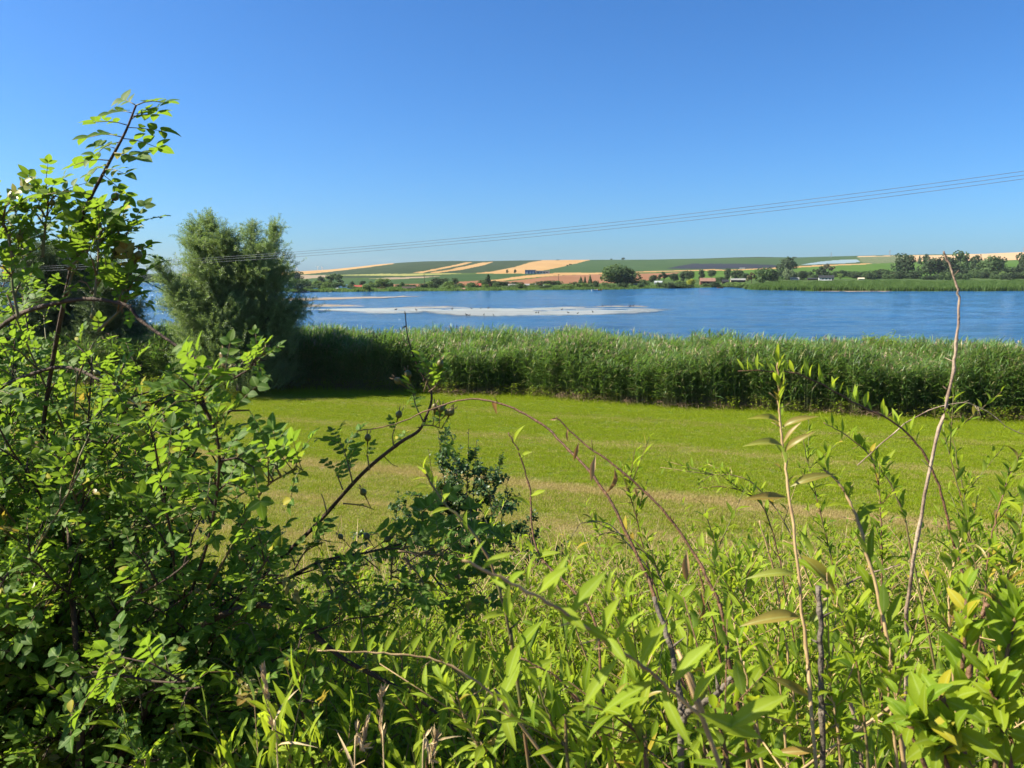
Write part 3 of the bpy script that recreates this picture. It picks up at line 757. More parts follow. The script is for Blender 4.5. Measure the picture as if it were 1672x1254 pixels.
TREES = [
 (484, 461, 443.5, 22, 'tall', 'dark', 'tall dark tree on the far shore just right of the big near willow'),
 (486, 477, 457, 30, 'round', 'mid', 'rounded mid green willow at the waterline beside the big near willow'),
 (503, 474, 466, 14, 'bush', 'mid', 'low green bush behind the small dark boat at the left end of the far shore'),
 (525, 467, 452, 15, 'round', 'dark', 'dark round tree left of the airy tall tree on the left far shore'),
 (545, 469, 448, 22, 'open', 'mid', 'airy tall green tree, highest of the left far shore group'),
 (521, 471, 459, 17, 'round', 'lime', 'leftmost of three pale green willows below the airy tall tree'),
 (534, 473, 461, 17, 'round', 'lime', 'middle one of three pale green willows below the airy tall tree'),
 (549, 473, 461.5, 17, 'round', 'mid', 'rightmost of three rounded willows below the airy tall tree'),
 (557, 465, 457.5, 9, 'round', 'dark', 'small dark round tree just right of the airy tall tree'),
 (574, 470, 463, 13, 'bush', 'dark', 'dark low bush left of the red-brown roofed cottage on the left shore'),
 (591, 467, 459, 10, 'round', 'dark', 'dark round tree directly behind the red-brown roofed cottage on the left shore'),
 (599, 476, 464.5, 14, 'round', 'lime', 'round yellow-green bush right at the waterline beside the red-brown roofed cottage'),
 (622, 470, 455.5, 22, 'round', 'lime', 'tall pale green willow clump on the left shore above the waterline hedge'),
 (610, 470, 460, 13, 'bush', 'lime', 'pale green bush tucked against the left of the tall pale willow clump'),
 (606, 466, 459.5, 8, 'round', 'dark', 'small dark tree left behind the tall pale willow clump'),
 (636, 470, 460, 12, 'bush', 'mid', 'mid green bush tucked against the right of the tall pale willow clump'),
 (651, 470, 463.5, 9, 'bush', 'dark', 'small dark bush left above the low dark boathouse'),
 (701, 470, 460, 18, 'round', 'lime', 'round pale green bush left of the broad dark tree pair'),
 (713, 467, 454.5, 16, 'round', 'dark', 'left one of a touching pair of dark trees beside the round pale bush'),
 (725, 467, 454.8, 16, 'round', 'dark', 'right one of a touching pair of dark trees beside the round pale bush'),
 (743, 466, 454.5, 10, 'tall', 'dark', 'slim dark tree standing alone right of the dark pair'),
 (738, 473, 464, 14, 'bush', 'lime', 'pale bush in front of the slim dark tree'),
 (769, 468, 460.5, 14, 'bush', 'dark', 'dark bush immediately left of the bright red roof'),
 (797, 469, 449.5, 15, 'cone', 'dark', 'dark pointed conifer immediately right of the bright red roof'),
 (787, 463, 456, 10, 'bush', 'mid', 'mid green bush behind the bright red roof'),
 (810, 466, 457, 14, 'bush', 'dark', 'dark bush immediately right of the pointed conifer'),
 (823, 467, 458.5, 16, 'bush', 'dark', 'dark bush above the left flat grey shed'),
 (842, 465, 459.5, 20, 'bush', 'dark', 'dark low bush between the two flat grey sheds'),
 (828, 446.2, 440.3, 3.5, 'round', 'dark', 'left one of two lone little trees at the foot of the golden field'),
 (841, 446.2, 440, 4.2, 'round', 'dark', 'right one of two lone little trees at the foot of the golden field'),
 (932, 432.6, 430.4, 4.5, 'bush', 'dark', 'small dark bush on the lower right edge of the golden field'),
 (926, 434, 432, 3, 'bush', 'dark', 'tiny bush left of another on the lower right edge of the golden field'),
 (890, 467, 456.6, 32, 'bush', 'dark', 'broad dark domed bush behind the small white hut'),
 (913, 465, 457, 12, 'bush', 'mid', 'green bush at the foot of the wooden pole in front of the ploughed field'),
 (924, 473, 463, 20, 'bush', 'lime', 'rounded pale bush at the waterline right of the small white hut'),
 (948, 466, 453, 10, 'cone', 'mid', 'leftmost and widest of three pointed conifers against the ploughed field'),
 (955, 465, 451.6, 5.5, 'cone', 'dark', 'slimmest of three pointed conifers against the ploughed field'),
 (963.5, 465, 450, 8, 'cone', 'mid', 'tallest of three pointed conifers against the ploughed field'),
 (972, 465, 457, 8, 'bush', 'dark', 'dark bush between the conifers and the big rounded willow'),
 (1008, 468, 431.5, 50, 'big', 'mid', 'very large rounded willow, biggest crown on the far shore'),
 (1025, 468, 443, 26, 'round', 'dark', 'right lobe of the very large willow, its shade put into darker foliage'),  # lobe of the same willow; its shaded side is put into the dark foliage colour
 (1022, 447, 437, 9, 'round', 'mid', 'small tree crown showing above the right shoulder of the very large willow'),
 (1040, 467, 457, 16, 'bush', 'dark', 'dark bush at the right foot of the very large willow'),
 (1052, 466, 454.5, 15, 'bush', 'mid', 'mid green bush left of the grey tent-like roof'),
 (1065, 463, 450, 13, 'round', 'dark', 'dark round tree behind the grey tent-like roof'),
 (1084, 461, 445, 14, 'open', 'dark', 'loose tall dark tree at the right end of the ploughed field'),
 (1101, 461, 447, 15, 'round', 'dark', 'dark round tree behind the pale lime bush'),
 (1113, 460, 445.5, 11, 'tall', 'dark', 'slim dark tree left behind the bright yellow bush'),
 (1125, 459, 443, 19, 'round', 'dark', 'broad dark tree directly behind the bright yellow bush'),
 (1126, 466, 454, 12, 'bush', 'yellow', 'bright yellow bush left of the brown cabin'),
 (1110, 466, 456.5, 13, 'bush', 'lime', 'pale lime bush beside the bright yellow bush'),
 (1144.5, 456, 441, 12, 'tall', 'dark', 'upright dark tree behind the left end of the brown cabin roof'),
 (1162, 454, 441.5, 13, 'round', 'dark', 'dark round tree behind the right end of the brown cabin roof'),
 (1176, 461, 451, 16, 'bush', 'dark', 'dark bush between the brown cabin and the dark hut'),
 (1188, 458, 439.5, 13, 'tall', 'dark', 'tall dark tree behind the pale post near the long grey shed'),
 (1203, 457, 441.5, 20, 'round', 'dark', 'broad dark tree behind the long grey shed'),
 (1216, 458, 446, 13, 'round', 'dark', 'dark round tree behind the right end of the long grey shed'),
 (1227, 463, 446, 13, 'open', 'brown', 'thin brownish tree right of the long grey shed'),
 (1152, 469, 461.5, 14, 'bush', 'mid', 'low green bush at the waterline left below the brown cabin'),
 (1173, 469, 460.5, 19, 'bush', 'lime', 'low green bush at the waterline right below the brown cabin'),
 (1195, 470, 459.5, 20, 'bush', 'lime', 'left one of two clipped-looking green bushes in front of the long grey shed'),
 (1212, 470, 459.5, 18, 'bush', 'lime', 'right one of two clipped-looking green bushes in front of the long grey shed'),
 (1245, 463, 438, 27, 'round', 'mid', 'large mid green tree left of the dark tree below the netted field'),
 (1261, 462, 441, 18, 'round', 'dark', 'darker tree between the large mid green tree and the tallest dark tree'),
 (1283, 450, 422.5, 33, 'round', 'dark', 'big dark tree at the right end of the netted field'),
 (1284, 458, 439.5, 13, 'round', 'grey', 'greyish green round tree above the long white trailer, left one'),
 (1292, 457, 441.5, 10, 'round', 'grey', 'greyish green round tree above the long white trailer, right one'),
 (1303, 457, 442, 12, 'bush', 'grey', 'greyish bush at the right end of the long white trailer'),
 (1310, 458, 443, 15, 'round', 'dark', 'dark tree between the white trailer and the low dark shed'),
 (1320, 454, 441, 15, 'bush', 'dark', 'dark bush behind the low dark shed'),
 (1337, 454, 436, 14, 'open', 'dark', 'loose dark tree behind the white gable of the house'),
 (1353, 448, 432, 15, 'open', 'brown', 'brownish see-through tree rising above the dark hedge'),
 (1350, 453, 441, 20, 'bush', 'dark', 'dark bush directly behind the white house roof'),
 (1368, 453, 440, 22, 'bush', 'dark', 'dark hedge bush behind the small round pale tree'),
 (1388, 453, 441, 22, 'bush', 'dark', 'dark hedge bush right of the small round pale tree'),
 (1407, 454, 441, 22, 'bush', 'dark', 'dark hedge bush left behind the yellowish bush'),
 (1428, 454, 438, 24, 'bush', 'dark', 'dark hedge bush right behind the yellowish bush'),
 (1372, 457, 447, 9, 'round', 'lime', 'small round pale tree in front of the dark hedge right of the white house'),
 (1420, 456, 447, 14, 'bush', 'lime', 'yellowish green bush in front of the dark hedge'),
 (1448, 454, 437, 20, 'bush', 'mid', 'mid green bush at the left foot of the big dark tree under the young orchard'),
 (1463, 454, 444, 13, 'bush', 'brown', 'brownish bush at the left foot of the big dark tree under the young orchard'),
 (1477, 452, 416, 30, 'round', 'dark', 'big dark tree rising above the ridge left of the two slim trees'),
 (1492, 455, 440, 22, 'bush', 'dark', 'dark bush at the right foot of the big dark tree under the young orchard'),
 (1501, 431, 418, 6.5, 'cone', 'dark', 'slim pointed tree in front of the stubble field, left of its rounder neighbour'),
 (1510, 431, 416, 9, 'tall', 'dark', 'slim rounded tree in front of the stubble field'),
 (1518, 453, 421, 27, 'round', 'dark', 'dark tree left of the pale bare twig crossing the right shore'),
 (1541, 453, 421, 28, 'round', 'dark', 'dark tree directly behind the pale bare twig'),
 (1567, 450, 412.5, 26, 'tall', 'mid', 'tallest tree on the right shore just right of the pale bare twig'),
 (1571, 453, 432, 36, 'bush', 'dark', 'wide dark bush under the tallest tree of the right shore'),
 (1592, 448, 418, 19, 'round', 'dark', 'dark tree standing out against the stubble field between taller neighbours'),
 (1597, 454, 436, 20, 'bush', 'mid', 'mid green bush below the dark tree against the stubble field'),
 (1617, 453, 420, 32, 'round', 'mid', 'broad mid green tree right of the dark tree against the stubble field'),
 (1634, 448, 421, 13, 'tall', 'dark', 'slim dark tree at the right shoulder of the broad mid green tree'),
 (1648, 452, 433, 26, 'bush', 'dark', 'dark bush near the right edge behind the yellow-green bush'),
 (1643, 455, 442, 20, 'bush', 'lime', 'yellow-green bush near the right edge of the far shore'),
 (1668, 452, 416, 20, 'tall', 'dark', 'tall dark tree cut by the right edge of the photo'),
 (910, 425, 423.7, 5, 'bush', 'dark', 'flat dark bush on the skyline above the golden field'),
 (998, 424.6, 422.3, 3, 'round', 'dark', 'tiny tree on the skyline left of a bigger one'),
 (1017, 424.6, 420.8, 5.5, 'round', 'dark', 'round tree on the skyline above the very large willow'),
 (1297, 421, 419, 6, 'bush', 'dark', 'low bush on the skyline right of the big dark tree'),
]
for T in TREES:
    far_tree(*T, group=G_SHORE)
# woods far off on the left, faint with distance, and beyond the frame
for (px, base, top, w, c, lb) in [
 (232, 463, 449, 22, 'dark', 'far hazy tree behind the rose bush at the left shore, leftmost'),
 (250, 464, 451, 16, 'dark', 'far hazy tree on the left horizon between rose bush and willow'),
 (262, 464, 449.5, 18, 'dark', 'rounded far hazy tree beside the left edge of the willow'),
 (276, 464, 450, 18, 'dark', 'far hazy tree half hidden by the left edge of the willow'),
 (300, 465, 450, 22, 'dark', 'far tree behind the left part of the willow')]:
    far_tree(px, base, top, w, 'round', c, lb, 'woods on the left horizon')
for k, (px, w, tp) in enumerate([(1694, 30, 424), (1722, 28, 420), (1755, 34, 428), (1800, 40, 422), (1850, 40, 430), (1920, 50, 424)]):
    far_tree(px, 454, tp, w, 'round', 'dark', 'dark tree of the right shore outside the frame, %s beyond the right edge' % ['first', 'second', 'third', 'fourth', 'fifth', 'sixth'][k], 'shore trees beyond the right edge')

fr_ = random.Random(44)
ORD = ['first', 'second', 'third', 'fourth', 'fifth', 'sixth', 'seventh', 'eighth', 'ninth', 'tenth', 'eleventh', 'twelfth', 'thirteenth', 'fourteenth', 'fifteenth']
MARKS = [(470, 'the big near willow'), (521, 'the three pale green willows'), (550, 'the tiny white hut'), (585, 'the red-brown roofed cottage'), (622, 'the tall pale willow clump'), (668, 'the low dark boathouse'), (701, 'the round pale bush'), (719, 'the dark tree pair'),
         (743, 'the slim dark tree'), (781, 'the bright red roof'), (797, 'the pointed conifer'), (840, 'the left grey-roofed shed'), (865, 'the right grey-roofed shed'), (892, 'the small white hut'), (912, 'the wooden pole'), (955, 'the three conifers'),
         (974, 'the orange boat'), (1009, 'the very large willow'), (1052, 'the grey shed'), (1074, 'the tent-like roof'), (1101, 'the lime bush'), (1126, 'the yellow bush'), (1155, 'the brown cabin'), (1184, 'the small dark hut'), (1205, 'the long grey shed'), (1235, 'the reed spit tip'),
         (1262, 'the reddish post'), (1297, 'the long white trailer'), (1327, 'the low dark shed'), (1349, 'the white house'), (1372, 'the small round pale tree'), (1406, 'the straw-coloured hut'), (1420, 'the yellowish bush'), (1450, 'the mid green bush'), (1477, 'the big dark tree'),
         (1505, 'the two slim trees'), (1541, 'the pale bare twig'), (1567, 'the tallest right tree'), (1592, 'the tree before the stubble'), (1617, 'the broad green tree'), (1643, 'the yellow-green bush'), (1700, 'the right edge')]
_used = {}
def hedge_label(px, where):
    i = max(k for k, m in enumerate(MARKS) if m[0] <= px or k == 0)
    a, b = MARKS[i][1], MARKS[min(i + 1, len(MARKS) - 1)][1]
    k = _used.get(a, 0); _used[a] = k + 1
    return '%s low bush rightwards between %s and %s' % (ORD[min(k, 14)], a, b)
for px in sorted(fr_.uniform(492, 1228) for _ in range(95)):
    top = fr_.uniform(459, 468); base = fr_.uniform(468.5, 472.5)
    far_tree(px, base, top, fr_.uniform(8, 19), fr_.choice(['bush', 'bush', 'round']), fr_.choice(['dark', 'mid', 'mid', 'lime']), hedge_label(px, 'waterline'), group='small bushes of the waterline hedge')
for px in sorted(fr_.uniform(1232, 1690) for _ in range(46)):
    base = fr_.uniform(452, 457); top = base - fr_.uniform(7, 15)
    far_tree(px, base, top, fr_.uniform(12, 24), 'bush', fr_.choice(['dark', 'dark', 'mid']), hedge_label(px, 'spit'), group='dark bushes behind the reed spit')
# waterline hedge of low growth and reeds: too many tufts to count
def tuft_mesh(seed, n=26, h=1.0, w=0.5, bw=0.05, mats=None):
    r = random.Random(seed); mb = MB()
    for i in range(n):
        x, y = r.gauss(0, w * .4), r.gauss(0, w * .4)
        a = r.uniform(0, 6.28); hh = h * r.uniform(.6, 1.1); lean = r.uniform(.0, .35) * h
        dx, dy = math.cos(a), math.sin(a)
        b = bw * r.uniform(.7, 1.3)
        px_, py_ = -dy * b, dx * b
        mb.add([(x - px_, y - py_, 0), (x + px_, y + py_, 0), (x + px_ + dx * lean * .4, y + py_ + dy * lean * .4, hh * .6), (x - px_ + dx * lean * .4, y - py_ + dy * lean * .4, hh * .6), (x + dx * lean, y + dy * lean, hh)],
               [(0, 1, 2, 3), (3, 2, 4)])
    return mb
FRINGE_LEAF = leaf_mat('fringe_leaf', [(0.055, 0.11, 0.022), (0.085, 0.145, 0.03), (0.035, 0.08, 0.018)], trans=(0.22, 0.36, 0.05), tw=0.3, rough=0.8, coat=0.05, big=0.15)
fr = hidden_source([tuft_mesh(s, 30, 1.0, 1.0, 0.06).mesh('reed_tuft', FRINGE_LEAF) for s in range(4)], 'reed_tuft')
rs = np.random.RandomState(8)
P, S = [], []
for px in np.arange(300, 1232, 0.5):
    for k in range(3):
        vv = rs.uniform(0.0, 0.09)
        x, y, z = land_xyz(px + rs.uniform(-.3, .3), vv)
        hh = 0.4 + 1.0 * float(vnoise(px / 9, 4.0)) ** 1.5
        P.append((x, y, z - .05)); S.append((1.8, 1.8, hh * rs.uniform(.7, 1.15)))
sp_n = 0
for i in range(26000):
    px = rs.uniform(1228, 1900); vv = rs.uniform(0.004, 0.22)
    if px < 1262 and vv > (px - 1222) / 190: continue
    x, y, z = land_xyz(px, vv)
    hh = (1.6 + 0.9 * float(vnoise(float(x) / 9, float(y) / 6))) * (0.55 + 0.45 * float(vnoise(px / 8, 2.0)) if vv > .03 else 1.0)
    P.append((x, y, z - .05)); S.append((1.9, 1.9, hh))
n = len(P)
rot = np.zeros((n, 3)); rot[:, 2] = rs.rand(n) * 6.28
fo = scatter('shore_reeds', fr, P, rot, S, rs.randint(0, 4, n))
tag(fo, 'light green reeds and low growth along the far waterline', 'reeds')

# ------------------------------------------------------------------ buildings of the far shore
def plain(name, c, rough=0.8):
    return flat_mat(name, c, tuple(v * .75 for v in c), 0.8, rough)
B = {k: plain('paint_' + k, c) for k, c in dict(white=(.55, .55, .53), blue=(.06, .12, .30), grey=(.35, .35, .36), darkwood=(.05, .035, .028), brown=(.22, .10, .06), redroof=(.28, .06, .035),
     brownroof=(.22, .12, .09), greyroof=(.22, .215, .21), tin=(.28, .3, .32), cream=(.62, .52, .38), dark=(.02, .022, .026), orange=(.6, .22, .05)).items()}
def facing(p):
    return math.atan2(p.x, p.y)
def house(name, px0, px1, base, eave, ridge, wall, roof, label, cat, depth=5.0, gable=False, wins=2, door=True, doorm='darkwood', post=None):
    pc = land_at((px0 + px1) / 2, base)
    k = pc.y / FPX
    w = (px1 - px0) * k; he = (base - eave) * k; hr = (base - ridge) * k
    t = thing(name, pc, label, cat)
    t.rotation_euler.z = -facing(pc) + tc.uniform(-.12, .12)
    mb = MB(); mb.box((0, depth / 2, -.4), (w * .94, depth, he + .4))
    if not gable:
        mb.add([(-w * .47, 0, he), (-w * .47, depth, he), (-w * .47, depth / 2, hr - .1), (w * .47, 0, he), (w * .47, depth, he), (w * .47, depth / 2, hr - .1)], [(0, 1, 2), (5, 4, 3), ])
    wall_o = mb.build('wall', B[wall], t)
    rb = MB()
    o = .35; th = .12
    a = Vector((0, -o, he - .1)); b = Vector((0, depth / 2, hr)); c = Vector((0, depth + o, he - .1))
    for p, q in ((a, b), (b, c)):
        rb.add([(-w / 2, p.y, p.z), (w / 2, p.y, p.z), (w / 2, q.y, q.z), (-w / 2, q.y, q.z), (-w / 2, p.y, p.z + th), (w / 2, p.y, p.z + th), (w / 2, q.y, q.z + th), (-w / 2, q.y, q.z + th)],
               [(3, 2, 1, 0), (4, 5, 6, 7), (0, 1, 5, 4), (2, 3, 7, 6), (1, 2, 6, 5), (3, 0, 4, 7)])
    rb.build('roof', B[roof], t)
    for i in range(wins):
        x = w * (-.33 + .66 * (i + .5) / max(1, wins))
        f = MB(); f.box((x, -.03, he * .45), (min(1.0, w * .14), .06, he * .35)); fo_ = f.build('window', B['dark'], t)
    if door:
        d = MB(); d.box((w * .40 if wins else 0, -.03, 0), (.9, .06, min(2, he * .8))); d.build('door', B[doorm], t)
    return t
house('cottage', 578, 593, 471, 468.6, 466, 'brown', 'redroof', 'small cottage with red-brown roof on the left part of the far shore', 'cottage')
house('boathouse', 657, 679, 474, 471, 468.3, 'darkwood', 'darkwood', 'low dark wooden boathouse at the waterline left of the utility pole', 'boathouse', wins=1)
house('cottage', 774, 788, 469, 466.5, 463, 'brown', 'redroof', 'cottage with bright red roof left of the pointed conifer', 'cottage')
house('shed', 830, 850, 468.5, 466.2, 464.2, 'darkwood', 'greyroof', 'left one of two flat grey-roofed sheds below the golden field', 'shed', wins=1)
house('shed', 856, 875, 468, 465.8, 463.8, 'darkwood', 'greyroof', 'right one of two flat grey-roofed sheds below the golden field', 'shed', wins=1)
house('hut', 887, 897, 470, 467.3, 465.6, 'white', 'tin', 'small white hut in front of the broad dark domed bush', 'hut', depth=3, wins=1, door=False)
house('cabin', 1143, 1168, 465, 459.3, 454.3, 'brown', 'brownroof', 'brown wooden cabin with pinkish roof beside the water', 'cabin', wins=3)
house('shed', 1193.5, 1217, 461, 457.3, 455, 'darkwood', 'greyroof', 'long grey-roofed shed above the clipped-looking bushes', 'shed', wins=2)
house('hut', 1179, 1190, 463, 460, 457, 'darkwood', 'dark', 'small dark hut between the brown cabin and the long grey shed', 'hut', depth=3, wins=1)
house('hut', 1068, 1081, 464, 461.3, 459, 'grey', 'tin', 'grey tent-like roofed hut right of the very large willow', 'hut', depth=3, wins=1, door=False)
house('shed', 1034, 1046, 468, 465.5, 463.5, 'grey', 'greyroof', 'low grey shed at the right foot of the very large willow', 'shed', depth=3, wins=1)
house('cottage', 1337, 1361, 458.5, 453.5, 450, 'white', 'dark', 'white house with dark roof above the right reed spit', 'house', wins=3)
house('shed', 1319, 1335, 457.5, 455.5, 454, 'darkwood', 'dark', 'low dark shed between white trailer and white house', 'shed', wins=1, door=False)
house('hut', 548, 553, 474, 471.8, 470.6, 'white', 'tin', 'tiny white hut on the left shore below the three willows', 'hut', depth=2, wins=1, door=False)
house('hut', 1401, 1411, 457, 455, 453.8, 'cream', 'cream', 'small straw-coloured hut left of the yellowish bush', 'hut', depth=2.5, wins=1, door=False)
house('shed', 744, 760, 474, 472.3, 470.8, 'darkwood', 'brownroof', 'low brown jetty shed at the waterline below the pale bush', 'shed', depth=3, wins=1)
# blue and white farm hall on the hill
pc = land_at(877, 447); k = pc.y / FPX
t = thing('farm_hall', pc, 'long blue and white farm hall below the golden field', 'farm hall'); t.rotation_euler.z = -facing(pc)
mb = MB(); mb.box((-11 * k, 6, -1), (17 * k, 12, 5.2 * k + 1)); mb.build('wall', B['blue'], t)
mb = MB(); mb.box((9.2 * k, 7, -1), (22 * k, 10, 4.0 * k + 1)); mb.build('annex', B['white'], t)
mb = MB(); mb.box((-11 * k, 6, 5.2 * k), (18 * k, 13, .7)); mb.build('roof', B['grey'], t)
mb = MB(); mb.box((9.4 * k, 7, 4.0 * k), (22.5 * k, 11, .6)); mb.build('roof', B['grey'], t)
for i in range(3):
    mb = MB(); mb.box(((-16 + 5 * i) * k, -.05, 0), (3 * k, .1, 3.6 * k)); mb.build('door', B['white'], t)
for i in range(4):
    mb = MB(); mb.box(((2 + 4.6 * i) * k, 1.95, 1.6 * k), (2.6 * k, .1, 1.2 * k)); mb.build('window', B['dark'], t)
# trailers
def trailer(px0, px1, base, top, label, cat='trailer'):
    pc = land_at((px0 + px1) / 2, base); k = pc.y / FPX
    w = (px1 - px0) * k; h = (base - top) * k
    t = thing('trailer', pc, label, cat); t.rotation_euler.z = -facing(pc)
    mb = MB(); mb.box((0, 1.2, h * .25), (w, 2.4, h * .75)); mb.build('body', B['white'], t)
    mb = MB(); mb.box((0, -.02, h * .55), (w * .8, .05, h * .2)); mb.build('window', B['dark'], t)
    for sx in (-.3, .3):
        for yy in (.2, 2.2):
            mb = MB(); mb.tube([(w * sx, yy - .12, h * .16), (w * sx, yy + .12, h * .16)], h * .16, 12); mb.build('wheel', B['dark'], t)
trailer(1290.5, 1304.5, 458, 453.3, 'long white trailer parked below the greyish trees')
trailer(1208, 1216, 439.3, 437.3, 'white trailer parked at the lower edge of the dark netted field')
# boats
def boat(px, base, L, colr, label):
    pc = Vector((*lake_pt(px, base), LAKE_Z)); 
    t = thing('rowing_boat', pc, label, 'boat'); t.rotation_euler.z = -facing(pc) + tc.uniform(-.4, .4)
    mb = MB(); pts = []
    st = [(-.5, .55, .5), (-.25, .95, .42), (.1, 1.0, .42), (.35, .7, .48), (.5, .05, .62)]
    for (sx, wy, hz) in st:
        x = sx * L; w = wy * .75
        pts += [(x, -w, hz), (x, -w * .6, -.1), (x, w * .6, -.1), (x, w, hz)]
    fs = []
    for i in range(4):
        for j in range(3):
            a = i * 4 + j
            fs.append((a, a + 1, a + 5, a + 4))
    fs.append((3, 2, 1, 0)); mb.add(pts, fs); 
    h = mb.build('hull', B[colr], t)
    for sx in (-.2, .12):
        mb = MB(); mb.box((sx * L, 0, .25), (.25, 1.3, .05)); mb.build('bench', B['brown'], t)
boat(499.5, 477.6, 2.6, 'white', 'little white boat at the waterline right of the big near willow')
boat(489, 478, 5, 'dark', 'dark flat boat moored at the waterline beside the little white boat')
boat(971, 474.6, 2.6, 'white', 'white boat on the far shore left of the very large willow')
boat(977.5, 474.4, 2.8, 'orange', 'orange boat beside a white one left of the very large willow')
boat(1176, 470.6, 3.0, 'brown', 'brown boat on the bank below the brown cabin')
# posts, masts, turbines
def pole(px, base, top, label, r=.12, cross=False, name='utility_pole', cat='pole', m='darkwood'):
    pc = land_at(px, base); k = pc.y / FPX; h = (base - top) * k
    t = thing(name, pc, label, cat)
    mb = MB(); mb.tube([(0, 0, -.5), (0, 0, h)], [r, r * .7], 8); mb.build('shaft', B[m], t)
    if cross:
        mb = MB(); mb.box((0, 0, h * .93), (1.6, .12, .12)); mb.build('crossarm', B[m], t)
pole(693, 465, 448, 'thin dark utility pole left of the round pale bush', .16, True)
pole(912, 461, 448, 'thin wooden utility pole in front of the ploughed field', .16, True)
pole(1193, 461, 450.8, 'pale post standing beside the long grey shed', .22, m='cream', name='post', cat='post')
pole(1262, 463, 458.5, 'short reddish post at the left end of the reed spit', .35, m='brown', name='post', cat='post')
pole(1043, 452, 447, 'short pole on the right part of the ploughed field', .2)
def pylon(px, base, top, label):
    pc = land_at(px, base); k = pc.y / FPX; h = (base - top) * k
    t = thing('pylon', pc, label, 'pylon')
    mb = MB(); w = h * .12
    for sx in (-1, 1):
        for sy in (-1, 1):
            mb.tube([(sx * w, sy * w, -1), (sx * w * .25, sy * w * .25, h)], .12, 4)
    for i in range(6):
        f, g = i / 6, (i + 1) / 6
        wf, wg = w * (1 - .75 * f), w * (1 - .75 * g)
        for sy in (-1, 1):
            mb.tube([(-wf, sy * wf, h * f), (wg, sy * wg, h * g)], .08, 4); mb.tube([(wf, sy * wf, h * f), (-wg, sy * wg, h * g)], .08, 4)
    mb.build('tower', B['grey'], t)
    for z in (.75, .9):
        mb = MB(); mb.box((0, 0, h * z), (h * .3, .3, .2)); mb.build('crossarm', B['grey'], t)
pylon(1357, 420, 412.5, 'faint lattice pylon on the skyline above the pale covered rows')
pylon(1452.5, 418, 408.5, 'faint lattice pylon on the skyline left of the stubble field')
pylon(1671, 412.5, 404, 'faint lattice pylon on the skyline at the right edge')
def turbine(px, base, top, label, far=2500.):
    q = at(px, base, far); pc = Vector((q.x, q.y, q.z - 6)); k = far / FPX; h = (base - top) * k + 6
    t = thing('wind_turbine', pc, label, 'wind turbine', 'wind turbines on the left skyline')
    mb = MB(); mb.tube([(0, 0, 0), (0, 0, h)], [1.3, .8], 8); mb.build('tower', B['white'], t)
    mb = MB(); mb.box((0, 0, h - .5), (2, 4, 2)); mb.build('nacelle', B['white'], t)
    a0 = tc.uniform(0, 2)
    for j in range(3):
        a = a0 + j * 2.094; mb = MB(); mb.tube([(0, -2.4, h + .5), (math.sin(a) * h * .45, -2.4, h + .5 + math.cos(a) * h * .45)], [.8, .2], 5); mb.build('blade', B['white'], t)
turbine(485, 446, 439.5, 'faint wind turbine just right of the big willow')
turbine(519, 441.5, 436.3, 'faint wind turbine above the tan field, left of another')
turbine(526, 441, 437.2, 'faint wind turbine above the tan field, right of another')
# birds on the mudflat
bm = MB()
bm.tube([(-.22, 0, .16), (-.12, 0, .13), (.05, 0, .12), (.18, 0, .16), (.24, 0, .2)], [.02, .08, .11, .07, .03], 8)
bm.tube([(.17, 0, .17), (.22, 0, .3), (.25, 0, .36)], [.05, .035, .045], 6); bm.tube([(.25, 0, .36), (.35, 0, .345)], [.03, .008], 5)
bm.tube([(.02, .03, .05), (.02, .03, -.03)], .01, 4); bm.tube([(.02, -.03, .05), (.02, -.03, -.03)], .01, 4)
BIRD = bm.mesh('water_bird', plain('plumage_dark', (.06, .05, .045)), True)
BIRDW = bm.mesh('water_bird', plain('plumage_pale', (.6, .6, .58)), True)
bl = 'dark water bird resting on the pale mudflat'
BP = [(762, 516), (766, 516.2), (790, 516), (806, 516), (770, 505), (785, 505), (797, 504.5), (738, 506), (875, 512), (879, 512.2), (928, 512), (943, 513), (917, 507),
                              (680, 507.5), (646, 507), (1030, 500.4), (1034, 500.5), (1044, 500.3), (1028, 501.5), (989, 500.5), (984, 500.8), (998, 501), (968, 511)]
for i, (px, py) in enumerate(BP):
    xy = lake_pt(px, py)
    o = obj('water_bird', BIRD, loc=(xy[0], xy[1], LAKE_Z + .06))
    o.rotation_euler.z = tc.uniform(0, 6.28); s = tc.uniform(.75, 1.1); o.scale = (s, s, s)
    row_ = sorted(q for q in BP if (q[1] < 508) == (py < 508)); nth = row_.index((px, py))
    tag(o, 'dark water bird on the %s side of the pale mudflat, %s from the left' % ('far' if py < 508 else 'near', ORD[nth]), 'bird', 'birds resting on the pale mudflat')

